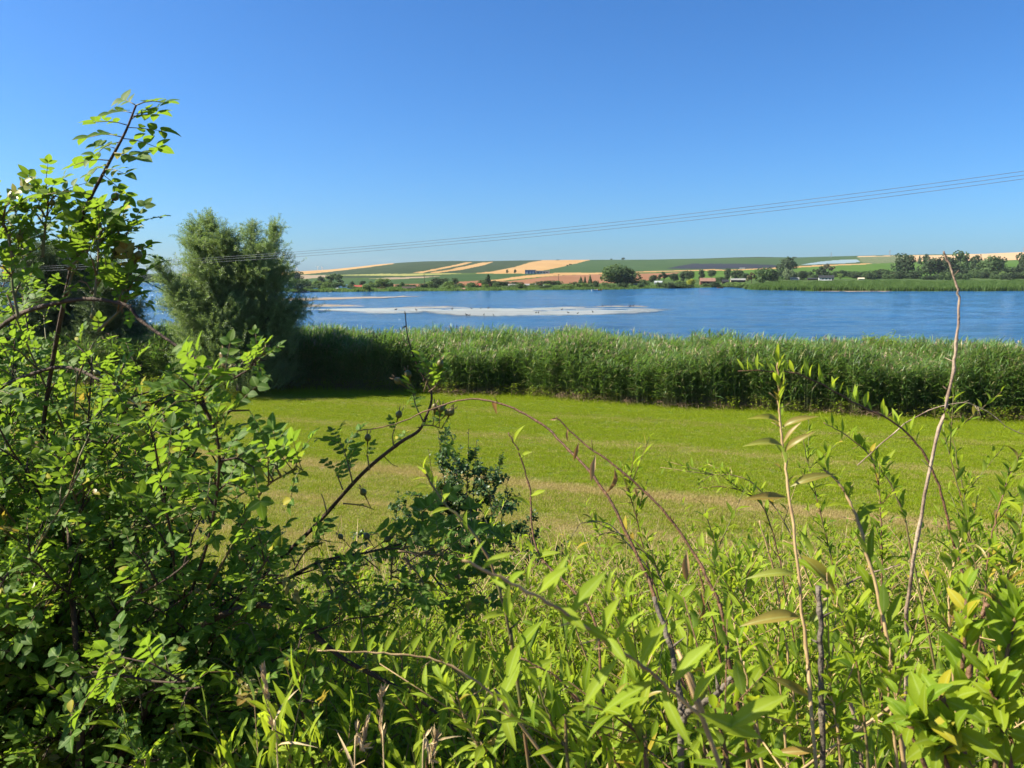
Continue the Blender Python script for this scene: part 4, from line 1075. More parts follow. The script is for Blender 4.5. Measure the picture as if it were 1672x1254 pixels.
# ------------------------------------------------------------------ power line
w_ends = [((1900, 246.5), (-60, 441.5)), ((1900, 253), (-60, 443.5)), ((1900, 259.5), (-60, 446))]
poles = []
DR, DL = 40.0, 26.5
lab = ['uppermost of the three overhead wires crossing the sky', 'middle one of the three overhead wires crossing the sky', 'lowest of the three overhead wires crossing the sky']
MID = [[(472, 411), (836, 381.5), (1200, 340.8), (1472, 305.2), (1672, 279.2)], [(472, 414.5), (836, 386), (1200, 346.5), (1472, 311.8), (1672, 285.3)], [(472, 418.5), (836, 391), (1200, 352.5), (1472, 317.7), (1672, 291.3)]]
for i in range(3):
    pts_img = [(-60, MID[i][0][1] + 28)] + [(230, MID[i][0][1] + 16.5)] + MID[i] + [(1900, MID[i][-1][1] - 31)]
    cs = np.polyfit([p[0] for p in pts_img], [p[1] for p in pts_img], 3)
    line = []
    for px in np.linspace(-60, 1900, 80):
        s = (px + 60) / 1960
        iD = (1 - s) / 45.0 + s / 21.0       # straight run in plan: 1/distance is linear across the picture
        line.append(at(px, float(np.polyval(cs, px)), 1 / iD))
    mb = MB(); mb.tube(line, 0.0075, 5)
    tag(mb.build('overhead_wire', M['wire']), lab[i], 'wire', 'three overhead wires')
    poles.append((line[0], line[-1]))
for e, lb in ((0, 'wooden line pole hidden behind the rose bush'), (1, 'wooden line pole right outside the frame')):
    ps = [p[e] for p in poles]
    base = Vector((ps[1].x, ps[1].y, float(ground_z(ps[1].x, ps[1].y)) if e == 1 else -.1))
    t = thing('line_pole', base, lb, 'pole')
    top = max(p.z for p in ps) - base.z
    mb = MB(); mb.tube([(0, 0, -.6), (0, 0, top + .3)], [.14, .1], 10); mb.build('shaft', B['darkwood'], t)
    for p in ps:
        q = p - base
        mb = MB(); mb.tube([(0, 0, q.z - .12), (q.x, q.y, q.z - .12), (q.x, q.y, q.z)], .035, 6); mb.build('insulator_arm', B['grey'], t)

# ================================================================== near vegetation
def blade(L, W, n=3, fold=0.25, curl=0.25, ovate=False, twist=0.0, serr=0.0):
    """a leaf along +X, width along Y, upper side +Z; returns (verts, faces)"""
    vs = [(0, 0, 0)]
    for i in range(1, n + 1):
        t = i / (n + 1)
        w = (math.sin(math.pi * t ** (0.72 if ovate else 0.85)) ** (0.8 if ovate else 1.0)) * W / 2
        if serr and i % 2: w *= 1 - serr
        z = -curl * L * t * t + 0.12 * L * t
        tw = twist * t
        zl, zr = fold * w + tw * w, fold * w - tw * w
        vs += [(L * t, -w, z + zl), (L * t, 0, z), (L * t, w, z + zr)]
    vs.append((L, 0, -curl * L + 0.12 * L))
    fs = [(0, 1, 2), (0, 2, 3)]
    for i in range(n - 1):
        a = 1 + i * 3
        fs += [(a, a + 3, a + 4, a + 1), (a + 1, a + 4, a + 5, a + 2)]
    a = 1 + (n - 1) * 3; e = len(vs) - 1
    fs += [(a, e, a + 1), (a + 1, e, a + 2)]
    at_ = [1.0] + [0.0, 1.0, 0.0] * n + [1.0]
    return (np.array(vs), fs, at_)

def basis(d, nrm):
    d = Vector(d).normalized()
    z = Vector(nrm) - d * d.dot(Vector(nrm))
    if z.length < 1e-4:
        z = d.orthogonal()
    z.normalize()
    y = z.cross(d)
    return Matrix(((d.x, y.x, z.x), (d.y, y.y, z.y), (d.z, y.z, z.z)))
def xf(p, d, nrm, s=1.0):
    return Matrix.Translation(p) @ (basis(d, nrm) @ Matrix.Diagonal((s, s, s))).to_4x4()

def spline(ctrl, n=24):
    P = [Vector(c) for c in ctrl]
    if len(P) == 2:
        return [P[0].lerp(P[1], i / (n - 1)) for i in range(n)]
    out = []
    m = len(P) - 1
    for i in range(n):
        u = i / (n - 1) * m
        k = min(int(u), m - 1); f = u - k
        p0 = P[k - 1] if k > 0 else P[k] * 2 - P[k + 1]
        p1, p2 = P[k], P[k + 1]
        p3 = P[k + 2] if k + 2 <= m else P[k + 1] * 2 - P[k]
        out.append(0.5 * ((2 * p1) + (p2 - p0) * f + (2 * p0 - 5 * p1 + 4 * p2 - p3) * f * f + (3 * p1 - p0 - 3 * p2 + p3) * f ** 3))
    return out
def img(ctrl, D=None):
    return [at(c[0], c[1], c[2] if len(c) > 2 else D) for c in ctrl]
def along(pts, t):
    u = max(0, min(0.9999, t)) * (len(pts) - 1)
    k = int(u)
    return pts[k].lerp(pts[k + 1], u - k), (pts[k + 1] - pts[k]).normalized()

# ---- leaf meshes
def leaf_set(name, mat, L, W, n, ovate=False, count=4, fold=(.15, .45), curl=(.05, .5), serr=0.0, seed=1):
    r = random.Random(seed); out = []
    for i in range(count):
        mb = MB()
        g = blade(L * r.uniform(.85, 1.15), W * r.uniform(.85, 1.15), n, r.uniform(*fold), r.uniform(*curl), ovate, r.uniform(-.5, .5), serr)
        v = g[0].copy(); v[:, 0] += 0.004; v[0, 0] = 0; mb.add(v.tolist(), g[1], 0, g[2])
        out.append(mb.mesh(name, mat, smooth=True))
    return out
def compound_set(name, mat, count=6, seed=2, L=0.028, W=0.0175):
    r = random.Random(seed); out = []
    for i in range(count):
        mb = MB()
        R = 0.062 * r.uniform(.85, 1.15)
        sag = r.uniform(.0, .35)
        ra = [Vector((R * t, 0, R * (.15 * t - sag * t * t))) for t in (0, .3, .6, 1.0)]
        mb.tube(ra, [.0011, .0009, .0008, .0005], 4, 1)
        for j, t in enumerate((.38, .68, .97)):
            p, tg = along(ra, t)
            for s in (-1, 1):
                d = Vector((.45 + r.uniform(-.1, .15), s, r.uniform(-.25, .25)))
                nrm = Vector((r.uniform(-.3, .3), s * r.uniform(-.35, .1), 1))
                g = blade(L * r.uniform(.8, 1.05) * (.8 + .1 * j), W * r.uniform(.85, 1.1) * (.8 + .1 * j), 5, r.uniform(.1, .4), r.uniform(0, .35), True, r.uniform(-.3, .3), .05)
                mb.xadd(g, xf(p, d, nrm), 0)
        g = blade(L * 1.15, W * 1.1, 5, r.uniform(.1, .4), r.uniform(.1, .4), True, r.uniform(-.3, .3), .05)
        mb.xadd(g, xf(ra[-1], ra[-1] - ra[-2], (0, 0, 1)), 0)
        out.append(mb.mesh(name, [mat, M['cane_green']], smooth=True))
    return out
LV = {
 'rose': compound_set('leaf', M['rose_leaf']),
 'rose_yellow': compound_set('leaf', M['leaf_yellow'], 2, 5),
 'box': leaf_set('leaf', M['boxthorn_leaf'], .045, .013, 5, count=5, seed=4),
 'boxbig': leaf_set('leaf', M['boxthorn_leaf'], .066, .019, 7, count=5, seed=5),
 'pale': leaf_set('leaf', M['boxthorn_pale'], .057, .0145, 7, count=5, seed=6),
 'broad': leaf_set('leaf', M['broad_leaf'], .066, .024, 7, True, count=6, seed=15, serr=.06),
 'yellow': leaf_set('leaf', M['leaf_yellow'], .053, .0115, 7, count=4, curl=(.2, .8), fold=(.4, .9), seed=7),
 'dry': leaf_set('leaf', M['leaf_dry'], .045, .010, 7, count=4, curl=(.2, .9), fold=(.7, 1.4), seed=8),
 'haw': leaf_set('leaf', M['hawthorn_leaf'], .042, .034, 4, True, count=4, seed=9, serr=.25),
}
SRC = {k: hidden_source(v, 'source_leaf_' + k) for k, v in LV.items()}
HIP = None
def hip_mesh():
    mb = MB()
    prof = [(-.012, .0012), (0, .0022), (.003, .006), (.008, .0085), (.013, .0078), (.017, .005), (.019, .0035)]
    mb.tube([(0, 0, z) for z, r in prof], [r for z, r in prof], 8, 0)
    for k in range(5):
        a = k * 1.2566
        mb.xadd(blade(.012, .003, 2, .3, -.4), xf((math.cos(a) * .003, math.sin(a) * .003, .019), (math.cos(a), math.sin(a), .7), (0, 0, 1)), 1)
    return mb.mesh('rose_hip', [M['rose_hip'], M['dead_brown']], True)
HIPM = hip_mesh()

class Plant:
    def __init__(s, name, base, label, cat, group=None, cap=60, stemname='stem'):
        s.base = Vector(base); s.cap = cap; s.sn = stemname
        s.t = thing(name, s.base, label, cat, group)
        s.stems, s.leaves, s.extra = [], [], []
    def stem(s, pts, r0, r1, mat, n=6, knots=0.0, twigs=None):
        s.stems.append([pts, r0, r1, mat, n, knots, twigs or []])
        return pts
    def leaf(s, key, p, d, nrm, size=1.0, i=None):
        s.leaves.append((key, rnd.randrange(len(LV[key])) if i is None else i, Vector(p), Vector(d), Vector(nrm), size))
    def leafy(s, pts, t0, t1, n, key, size=1.0, ang=60, up=0.3, comb=0.0, jit=0.25, taper=0.4, face=None, odd=None):
        for i in range(n):
            t = t0 + (t1 - t0) * (i + rnd.uniform(-.3, .3)) / max(1, n - 1)
            p, tg = along(pts, t)
            a = tg.cross(Vector((0, 0, 1)))
            if a.length < .05: a = Vector((1, 0, 0))
            a.normalize(); b = a.cross(tg).normalized()
            th = i * 2.4 + rnd.uniform(-.4, .4)
            rad = a * math.cos(th) + b * math.sin(th)
            if comb:
                rad = (a * (.5 if i % 2 else -.5) * rnd.uniform(.3, 1.3) + b).normalized() * comb + rad * (1 - comb)
            an = math.radians(ang + rnd.uniform(-15, 15))
            d = tg * math.cos(an) + rad * math.sin(an) + Vector((0, 0, up))
            d += Vector((rnd.uniform(-jit, jit), rnd.uniform(-jit, jit), rnd.uniform(-jit, jit)))
            nrm = Vector((0, 0, 1)) + Vector((rnd.uniform(-.5, .5), rnd.uniform(-.5, .5), 0)) + tg * .3
            if face is not None: nrm = nrm * .5 + Vector(face)
            k = key
            if odd and rnd.random() < odd[0]: k = odd[1]
            s.leaf(k, p, d, nrm, size * rnd.uniform(.75, 1.2) * (1 - taper * max(0, (t - .7)) / .3 * .8))
    def build(s):
        inv = -s.base
        for pts, r0, r1, mat, n, knots, twigs in s.stems:
            mb = MB()
            m = len(pts)
            rr = [(r0 + (r1 - r0) * (i / (m - 1)) ** .8) * (1 + (knots * rnd.uniform(0, 1) if i % 3 == 0 else 0)) for i in range(m)]
            mb.tube([p + inv for p in pts], rr, n)
            for tp, ta, tb in twigs:
                mb.tube([p + inv for p in tp], [ta + (tb - ta) * i / (len(tp) - 1) for i in range(len(tp))], 4)
            mb.build(s.sn, M[mat], s.t, smooth=True)
        def score(l):
            q = proj(l[2])
            if q[2] <= 0.05 or not (-30 < q[0] < 1702 and -30 < q[1] < 1284): return 0
            return l[5] / q[2]
        s.leaves.sort(key=score, reverse=True)
        nparts = 0
        for key, i, p, d, nrm, sz in s.leaves[:s.cap]:
            o = obj('leaf', LV[key][i], s.t)
            o.matrix_local = xf(p + inv, d, nrm, sz)
        rest = s.leaves[s.cap:]
        by = {}
        for l in rest: by.setdefault(l[0], []).append(l)
        for key, ls in by.items():
            P, R, S, I = [], [], [], []
            for _, i, p, d, nrm, sz in ls:
                P.append(p + inv); R.append(tuple(basis(d, nrm).to_euler())); S.append(sz); I.append(i)
            scatter('foliage', SRC[key], P, R, S, I, s.t)
        for me, p, d, nrm, sz, nm in s.extra:
            o = obj(nm, me, s.t)
            o.matrix_local = xf(p + inv, d, nrm, sz)
        return s.t
    def hip(s, p, d=(0, 0, 1), sz=1.0):
        d = Vector(d).normalized()
        # hip mesh points along +Z: turn basis so that Z follows d
        x = d.orthogonal()
        s.extra.append((HIPM, Vector(p), x, d, sz, 'rose_hip'))

# ------------------------------------------------------------------ grass of the meadow
def mat_grass():
    t = NT('grass_blades')
    P = t.pos()
    geo = t.n('ShaderNodeNewGeometry'); oi = t.n('ShaderNodeObjectInfo')
    s = t.n('ShaderNodeVectorMath', operation='DOT_PRODUCT'); t.set(s.inputs[0], P); s.inputs[1].default_value = (0.34, 0.94, 0)
    st = meadow_straw(t, P, s.outputs['Value'])
    r = t.math('FRACT', t.math('ADD', geo.outputs['Random Per Island'], oi.outputs['Random']))
    g = t.ramp(r, [(0, (0.13, 0.20, 0.006)), (.5, (0.20, 0.265, 0.008)), (1, (0.27, 0.31, 0.011))])
    dry = t.ramp(t.math('FRACT', t.math('MULTIPLY', r, 7.3)), [(0, (0.32, 0.24, 0.10)), (1, (0.46, 0.36, 0.17))])
    sel = t.math('GREATER_THAN', st, t.math('ADD', t.math('MULTIPLY', t.math('FRACT', t.math('MULTIPLY', r, 13.1)), 0.95), 0.06))
    col = t.mix(sel, g, dry)
    d = t.n('ShaderNodeBsdfPrincipled', {'Base Color': col, 'Roughness': 0.6}); d.inputs['Specular IOR Level'].default_value = 0.2
    tr = t.n('ShaderNodeBsdfTranslucent', {'Color': t.mix(0.5, col, (0.42, 0.5, 0.02))})
    return t.out(t.n('ShaderNodeMixShader', {0: 0.35, 1: d, 2: tr}))
M['grass'] = mat_grass()
def grass_tuft(seed, n=26, h=.055, w=.11, bw=.0045):
    r = random.Random(seed); mb = MB()
    for i in range(n):
        x, y = r.uniform(-w, w), r.uniform(-w, w)
        a = r.uniform(0, 6.28); hh = h * r.uniform(.4, 1.25); le = r.uniform(.1, .9) * hh
        b = bw * r.uniform(.7, 1.4); a2 = r.uniform(0, 6.28)
        mb.add([(x - math.sin(a2) * b, y + math.cos(a2) * b, 0), (x + math.sin(a2) * b, y - math.cos(a2) * b, 0), (x + math.cos(a) * le, y + math.sin(a) * le, hh)], [(0, 1, 2)])
    return mb
gt = hidden_source([grass_tuft(s).mesh('grass_tuft', M['grass']) for s in range(6)], 'grass_tuft')
rs = np.random.RandomState(21)
N = 160000
gy = 11.0 + (rs.rand(N) ** 0.8) * 31.0
gx = (rs.rand(N) * 2 - 1) * (0.70 * gy + 2.5)
keep = gy < reed_front(gx) + 0.6
gx, gy = gx[keep], gy[keep]
n = len(gx)
gz = ground_z(gx, gy)
hgt = 0.75 + 0.5 * vnoise(gx * 1.5, gy * 1.5) + np.clip((gy - reed_front(gx) + 1.2), 0, 1.5) * 1.6
rot = np.zeros((n, 3)); rot[:, 2] = rs.rand(n) * 6.28
scl = np.stack([np.full(n, 1.1), np.full(n, 1.1), hgt], 1)
go_ = scatter('grass', gt, np.stack([gx, gy, gz], 1), rot, scl, rs.randint(0, 6, n))
tag(go_, 'short mown meadow grass in green and straw-coloured stripes', 'grass')
# weeds here and there in the meadow and along the foot of the reeds
def weed(seed, h=.3, n=22, mats=None):
    r = random.Random(seed); mb = MB()
    for i in range(n):
        a = r.uniform(0, 6.28); z = h * r.uniform(.1, 1)
        p = Vector((r.gauss(0, h * .25), r.gauss(0, h * .25), z))
        d = Vector((math.cos(a), math.sin(a), r.uniform(-.2, .6)))
        mb.xadd(blade(h * .3 * r.uniform(.7, 1.3), h * .10, 2, .2, .3), xf(p, d, (0, 0, 1)), 0)
    for i in range(3):
        mb.tube([(0, 0, 0), (r.gauss(0, h * .15), r.gauss(0, h * .15), h)], [.004, .002], 4, 1)
    return mb.mesh('weed', [M['boxthorn_leaf'], M['cane_green']])
wd = hidden_source([weed(s) for s in range(4)], 'weed')
P, S = [], []
for i in range(1500):
    x = rs.uniform(-30, 34); y = float(reed_front(x)) + rs.uniform(-.5, .9)
    P.append((x, y, float(ground_z(x, y)))); S.append(rs.uniform(.7, 2.2))
for i in range(140):
    y = rs.uniform(14, 36); x = rs.uniform(-.6, .7) * y
    if y < reed_front(x): P.append((x, y, float(ground_z(x, y)))); S.append(rs.uniform(.25, .5))
n = len(P); rot = np.zeros((n, 3)); rot[:, 2] = rs.rand(n) * 6.28
tag(scatter('weeds', wd, P, rot, S, rs.randint(0, 4, n)), 'leafy green weeds along the foot of the reed bed', 'weeds')

# ------------------------------------------------------------------ reed bed
def reed_clump(seed, stems=6):
    r = random.Random(seed); mb = MB()
    for k in range(stems):
        x0, y0 = r.gauss(0, .16), r.gauss(0, .16)
        H = r.uniform(2.0, 2.65)
        lx, ly = r.uniform(-.28, .05) - .05, r.uniform(-.12, .12)
        pts = [Vector((x0 + lx * (t ** 2), y0 + ly * t * t, H * t)) for t in (0, .35, .7, 1)]
        mb.tube(pts, [.006, .005, .004, .002], 3, 1, cap=False)
        nl = r.randint(10, 13)
        for i in range(nl):
            t = .22 + .76 * (i + r.random() * .6) / nl
            p, tg = along(pts, t)
            a = r.choice([0, math.pi]) + r.gauss(0, .9)
            wind = Vector((-.45, -.1, 0))
            d = Vector((math.cos(a), math.sin(a), 0)) * .75 + Vector((0, 0, r.uniform(.5, 1.6))) + wind
            L = r.uniform(.34, .58) * (1.0 if t < .85 else .75)
            mb.xadd(blade(L * 1.1, r.uniform(.026, .042), 3, .15, r.uniform(.25, .8), twist=r.uniform(-1, 1)), xf(p, d, (0, 0, 1)), 0)
        if r.random() < .10:
            e = pts[-1]
            for j in range(7):
                a = r.uniform(0, 6.28)
                mb.xadd(blade(r.uniform(.1, .2), .03, 2, .1, .4), xf(e + Vector((0, 0, r.uniform(-.1, .08))), (math.cos(a) * .5 - .5, math.sin(a) * .4, r.uniform(.2, 1)), (0, 0, 1)), 2)
    return mb.mesh('reed_clump', [M['reed_leaf'], M['reed_stem'], M['reed_plume']], True)
rc = hidden_source([reed_clump(40 + s) for s in range(10)], 'reed_clump')
P, S, R = [], [], []
for i in range(15000):
    x = rs.uniform(-60, 52)
    f, b = float(reed_front(x)), float(reed_back(x))
    w = rs.rand()
    y = f + (b - f) * (w if i % 5 else w * .15) + float(fbm(x / 2.5, 1.3, 3)) * 2.2
    h = .72 + .40 * float(vnoise(x / 3.5, y / 3)) + .24 * float(vnoise(x / .9, y / .9))
    if y < f + .8: h *= rs.uniform(.7, 1.0)
    P.append((x, y, float(ground_z(x, y)) - .03)); R.append((rs.normal(0, .05), rs.normal(0, .05), rs.normal(0, .6) if rs.rand() < .8 else rs.rand() * 6.28)); S.append((1, 1, h))
tag(scatter('reed_bed', rc, P, R, S, rs.randint(0, 10, len(P))), 'dense green reed bed along the near edge of the lake', 'reeds')
# brown litter at the foot of the reeds
lit = []
for s in range(3):
    r = random.Random(s + 60); mb = MB()
    for i in range(40):
        a = r.uniform(0, 6.28); p = Vector((r.gauss(0, .3), r.gauss(0, .2), r.uniform(0, .25)))
        d = Vector((math.cos(a), math.sin(a), r.uniform(-.3, .9)))
        mb.xadd(blade(r.uniform(.2, .6), .015, 2, .1, .3), xf(p, d, (0, 0, 1)))
    lit.append(mb.mesh('reed_litter', M['dead_brown']))
lc = hidden_source(lit, 'reed_litter')
P = []
for i in range(900):
    x = rs.uniform(-32, 36); y = float(reed_front(x)) + rs.uniform(-.15, 1.2) + float(fbm(x / 2.5, 1.3, 3)) * 2.0
    P.append((x, y, float(ground_z(x, y))))
n = len(P); rot = np.zeros((n, 3)); rot[:, 2] = rs.rand(n) * 6.28
tag(scatter('reed_litter', lc, P, rot, np.full(n, 1.0), rs.randint(0, 3, n)), 'brown dead stalks and litter at the foot of the reeds', 'dead reeds')

# ------------------------------------------------------------------ willows and other mid-distance woody plants
def spray_mesh(seed, L=.5, n=24, lw=.026, ll=.12, mat='willow_leaf'):
    r = random.Random(seed); mb = MB()
    pts = [Vector((L * t, 0, -.12 * L * t * t)) for t in (0, .33, .66, 1)]
    mb.tube(pts, [.003, .0025, .002, .001], 3, 1, cap=False)
    for i in range(n):
        p, tg = along(pts, (i + .5) / n)
        th = i * 2.4
        d = tg * .7 + Vector((0, math.cos(th), math.sin(th))) * .7
        mb.xadd(blade(ll * r.uniform(.8, 1.2), lw, 1, .2, .2), xf(p, d, Vector((r.uniform(-1, 1), r.uniform(-1, 1), 1))), 0)
    return mb.mesh('spray', [M[mat], M['bark_grey']])
SPR = {'willow_leaf': hidden_source([spray_mesh(s) for s in range(5)], 'willow_spray'),
       'willow_dark': hidden_source([spray_mesh(s + 9, mat='willow_dark') for s in range(5)], 'willow_dark_spray'),
       'boxthorn_leaf': hidden_source([spray_mesh(s + 19, .3, 14, .04, .07, 'boxthorn_leaf') for s in range(4)], 'vine_spray')}
def willow(base, H, W, label, nst, nspray, seed, mat='willow_leaf', tops=None, name='willow_tree', spread=1.0):
    r = random.Random(seed)
    t = thing(name, base, label, 'tree')
    mb = MB(); mb.tube([(0, 0, -.3), (0, 0, .15), (0.02, 0, .5)], [.34, .3, .22], 10); mb.build('trunk', M['bark_grey'], t, True)
    P, R, I, S = [], [], [], []
    ends = tops or [(r.uniform(-.42, .42), r.uniform(.75, 1.0)) for _ in range(nst)]
    stems = []
    for k in range(nst):
        ex, ez = ends[k % len(ends)]
        ex = ex * W + r.gauss(0, W * .05); ey = r.uniform(-.38, .38) * W; ez = H * ez * (1 if k < len(ends) else r.uniform(.6, .95))
        pts = spline([(0, 0, .2), (ex * .25, ey * .25, ez * .28), (ex * .62, ey * .62, ez * .62), (ex, ey, ez)], 12)
        b = MB(); b.tube(pts, [.10 - .088 * (i / 11) for i in range(12)], 6)
        for q in range(9):
            tt = r.uniform(.15, .92)
            p, tg = along(pts, tt)
            a = r.uniform(0, 6.28); ln = H * r.uniform(.10, .26) * (1.15 - tt) + .35
            out = Vector((math.cos(a), math.sin(a), 0))
            o2 = (out * 1.0 + Vector((p.x, p.y, 0)) / W * 1.5).normalized()
            p2 = p + o2 * ln * .5 * spread + Vector((0, 0, ln * .55)); p3 = p2 + o2 * ln * .4 * spread + Vector((0, 0, ln * .4))
            b.tube([p, p2, p3], [.03, .018, .006], 4)
            stems.append([p, p2, p3])
        b.build('limb', M['bark_grey'], t, True)
        stems.append(pts[4:]); stems.append(pts[7:])
    lens = [sum((s[i + 1] - s[i]).length for i in range(len(s) - 1)) for s in stems]
    for i in range(nspray):
        st = r.choices(stems, lens)[0]
        tt = r.random() ** .7
        p, tg = along(st, tt)
        rad = .60 * (1 - .66 * tt) if len(st) > 4 else .5
        p = p + Vector((r.gauss(0, rad * .68), r.gauss(0, rad * .68), r.gauss(0, rad * .5)))
        if p.z < .25: p.z = r.uniform(.25, .9)
        d = tg * .8 + Vector((r.gauss(0, .55), r.gauss(0, .55), r.gauss(0.05, .45)))
        P.append(p); R.append(tuple(basis(d, (r.gauss(0, 1), r.gauss(0, 1), 1)).to_euler())); I.append(r.randrange(4)); S.append(r.uniform(.7, 1.25))
    # low skirt of leafy shoots
    for i in range(int(nspray * .13)):
        a = r.uniform(0, 6.28); q = W * .5 * r.uniform(.4, 1.05); z = abs(r.gauss(0, H * .17)) + .2
        P.append(Vector((math.cos(a) * q, math.sin(a) * q, z))); d = Vector((math.cos(a) * .5, math.sin(a) * .5, r.uniform(.2, 1.2)))
        R.append(tuple(basis(d, (r.gauss(0, 1), r.gauss(0, 1), 1)).to_euler())); I.append(r.randrange(4)); S.append(r.uniform(.7, 1.25))
    scatter('foliage', SPR[mat], P, R, S, I, t)
    return t
wx = (385 - 836) / FPX * 40.5
willow((wx + .55, 39.4, 0), 9.0, 5.9, 'big bushy multi-stemmed willow standing at the edge of the reed bed', 17, 19000, 31,
       tops=[(-.34, .93), (-.17, .97), (0.0, .885), (.15, .93), (.30, .94), (-.45, .72), (.44, .70), (.05, .86), (-.25, .84), (.22, .82), (-.47, .5), (.47, .5)])
willow(((190 - 836) / FPX * 45, 44, 0), 6.9, 5.2, 'dark grey-green willow bush between the rose bush and the big willow', 9, 8000, 32, 'willow_dark')
willow(((92 - 836) / FPX * 46, 45, 0), 8.3, 6.0, 'dark tree behind the left part of the rose bush, taller of two', 9, 8000, 33, 'willow_dark')
willow(((-60 - 836) / FPX * 46, 44, 0), 8.8, 7.0, 'dark tree behind the rose bush at the left edge of the frame', 8, 2500, 34, 'willow_dark')
# yellow-green vine-covered bush in the reeds
def reed_bush(px, py_top, D, w, label, seed):
    r = random.Random(seed)
    p = at(px, py_top, D); b = Vector((p.x, p.y, float(ground_z(p.x, p.y)))); H = p.z - b.z
    t = thing('bush', b, label, 'bush')
    P, R, I, S = [], [], [], []
    s = MB()
    for k in range(7):
        e = Vector((r.uniform(-.45, .45) * w, r.uniform(-.3, .3) * w, H * r.uniform(.75, 1)))
        s.tube(spline([(0, 0, 0), e * .5 + Vector((0, 0, .2)), e], 6), [.025, .02, .016, .012, .008, .004], 4)
        for i in range(110):
            q = e * (1 - .6 * r.random() ** 2) + Vector((r.gauss(0, .28), r.gauss(0, .28), r.gauss(0, .22)))
            P.append(q); R.append((r.gauss(0, .6), r.gauss(0, .6), r.uniform(0, 6.28))); I.append(r.randrange(4)); S.append(r.uniform(.6, 1.1))
    s.build('stem', M['bark_grey'], t)
    scatter('foliage', SPR['boxthorn_leaf'], P, R, S, I, t)
reed_bush(1185, 562, 37.5, 2.6, 'bright yellow-green bush growing up among the reeds', 3)
reed_bush(1430, 545, 40.0, 1.4, 'small bright green bush at the top of the reed bed', 4)

# ------------------------------------------------------------------ small hawthorn on the slope
r_ = random.Random(71)
hb = at(790, 700, 7.0)
hy = hb.y
hz = float(ground_z(hb.x, hy))
H = Plant('hawthorn_bush', (hb.x, hy, hz), 'small dark green hawthorn bush on the slope in front of the mown meadow', 'bush', cap=200, stemname='branch')
hends = [(765, 700), (778, 720), (700, 735), (830, 775), (655, 830), (640, 850), (870, 880), (885, 905), (720, 800), (800, 800), (760, 790), (850, 850), (690, 860), (810, 760), (745, 760), (830, 900), (610, 860), (760, 860), (715, 705)]
for (ex, ey) in hends:
    D = 7.0 + r_.uniform(-.6, .6)
    e = at(ex, ey, D)
    b0 = Vector((hb.x + r_.uniform(-.05, .05), hy, hz))
    m = b0.lerp(e, .5) + Vector((r_.uniform(-.1, .1), r_.uniform(-.1, .1), -.05))
    pts = spline([b0, m, e], 16)
    tw = []
    for q in range(12):
        p, tg = along(pts, r_.uniform(.35, .98))
        d = (tg + Vector((r_.gauss(0, .8), r_.gauss(0, .8), r_.gauss(.1, .5)))).normalized() * r_.uniform(.12, .32)
        tp = [p, p + d * .5, p + d + Vector((0, 0, .02))]
        tw.append((tp, .004, .0015)); H.leafy(tp, .1, 1, 18, 'haw', 1.1, 60, .2)
        for z in range(2):
            d2 = (d.normalized() + Vector((r_.gauss(0, .7), r_.gauss(0, .7), r_.gauss(0, .6)))).normalized() * .12
            tp2 = [tp[1], tp[1] + d2]; tw.append((tp2, .003, .001)); H.leafy(tp2, .2, 1, 12, 'haw', 1.0, 60, .2)
    H.stem(pts, .014, .002, 'bark_dark', 5, .2, tw)
    H.leafy(pts, .3, 1, 26, 'haw', 1.0, 60, .2)
H.build()

# ------------------------------------------------------------------ thicket of boxthorn on the embankment
def shoot_mesh(seed, Hh=1.0, leaf='boxthorn_leaf', ll=.050, lw=.0145, bend=.25, n=34, side=5):
    r = random.Random(seed); mb = MB()
    a0 = r.uniform(0, 6.28)
    bx, by = math.cos(a0) * bend * Hh, math.sin(a0) * bend * Hh
    pts = [Vector((bx * t ** 2 + r.gauss(0, .008), by * t ** 2 + r.gauss(0, .008), Hh * (t - .12 * bend * t ** 3))) for t in np.linspace(0, 1, 9)]
    mb.tube(pts, [.0035 - .0028 * i / 8 for i in range(9)], 4, 1, cap=False)
    def put(ps, t0, n, s):
        for i in range(n):
            t = t0 + (1 - t0) * (i + r.random() * .7) / n
            p, tg = along(ps, t)
            th = r.uniform(0, 6.28)
            rad = tg.orthogonal().normalized(); rad.rotate(Matrix.Rotation(th, 3, tg))
            d = tg * .55 + rad * .8 + Vector((0, 0, r.uniform(-.1, .5)))
            L = ll * s * r.uniform(.35, 1.3)
            mb.xadd(blade(L, lw * s * r.uniform(.7, 1.2), 2, r.uniform(.1, .4), r.uniform(0, .6), twist=r.uniform(-.6, .6)), xf(p, d, Vector((r.gauss(0, .5), r.gauss(0, .5), 1))), 0)
    put(pts, .3, n, 1.0)
    for k in range(side):
        p, tg = along(pts, r.uniform(.35, .85))
        a = r.uniform(0, 6.28); ln = r.uniform(.1, .28) * Hh
        q = [p, p + Vector((math.cos(a), math.sin(a), .9)) * ln * .5, p + Vector((math.cos(a), math.sin(a), .7)) * ln]
        mb.tube(q, [.002, .0015, .001], 3, 1, cap=False)
        put(q, .1, 9, .8)
    return mb.mesh('shoot', [M[leaf], M['cane_green'] if seed % 3 else M['twig_tan']])
SH = [shoot_mesh(s, .45, n=20, side=4) for s in range(4)] + [shoot_mesh(s + 10, .8, n=34, side=6) for s in range(5)] + [shoot_mesh(s + 20, 1.15, n=46, side=8, bend=.4) for s in range(5)]
SH += [shoot_mesh(s + 40, .7, ll=.054, lw=.014, n=32, side=6, bend=.35, leaf='boxthorn_pale' if s % 3 == 0 else 'boxthorn_leaf') for s in range(6)]
shc = hidden_source(SH, 'shoot')
SH_H = [.45] * 4 + [.8] * 5 + [1.15] * 5 + [.7] * 6
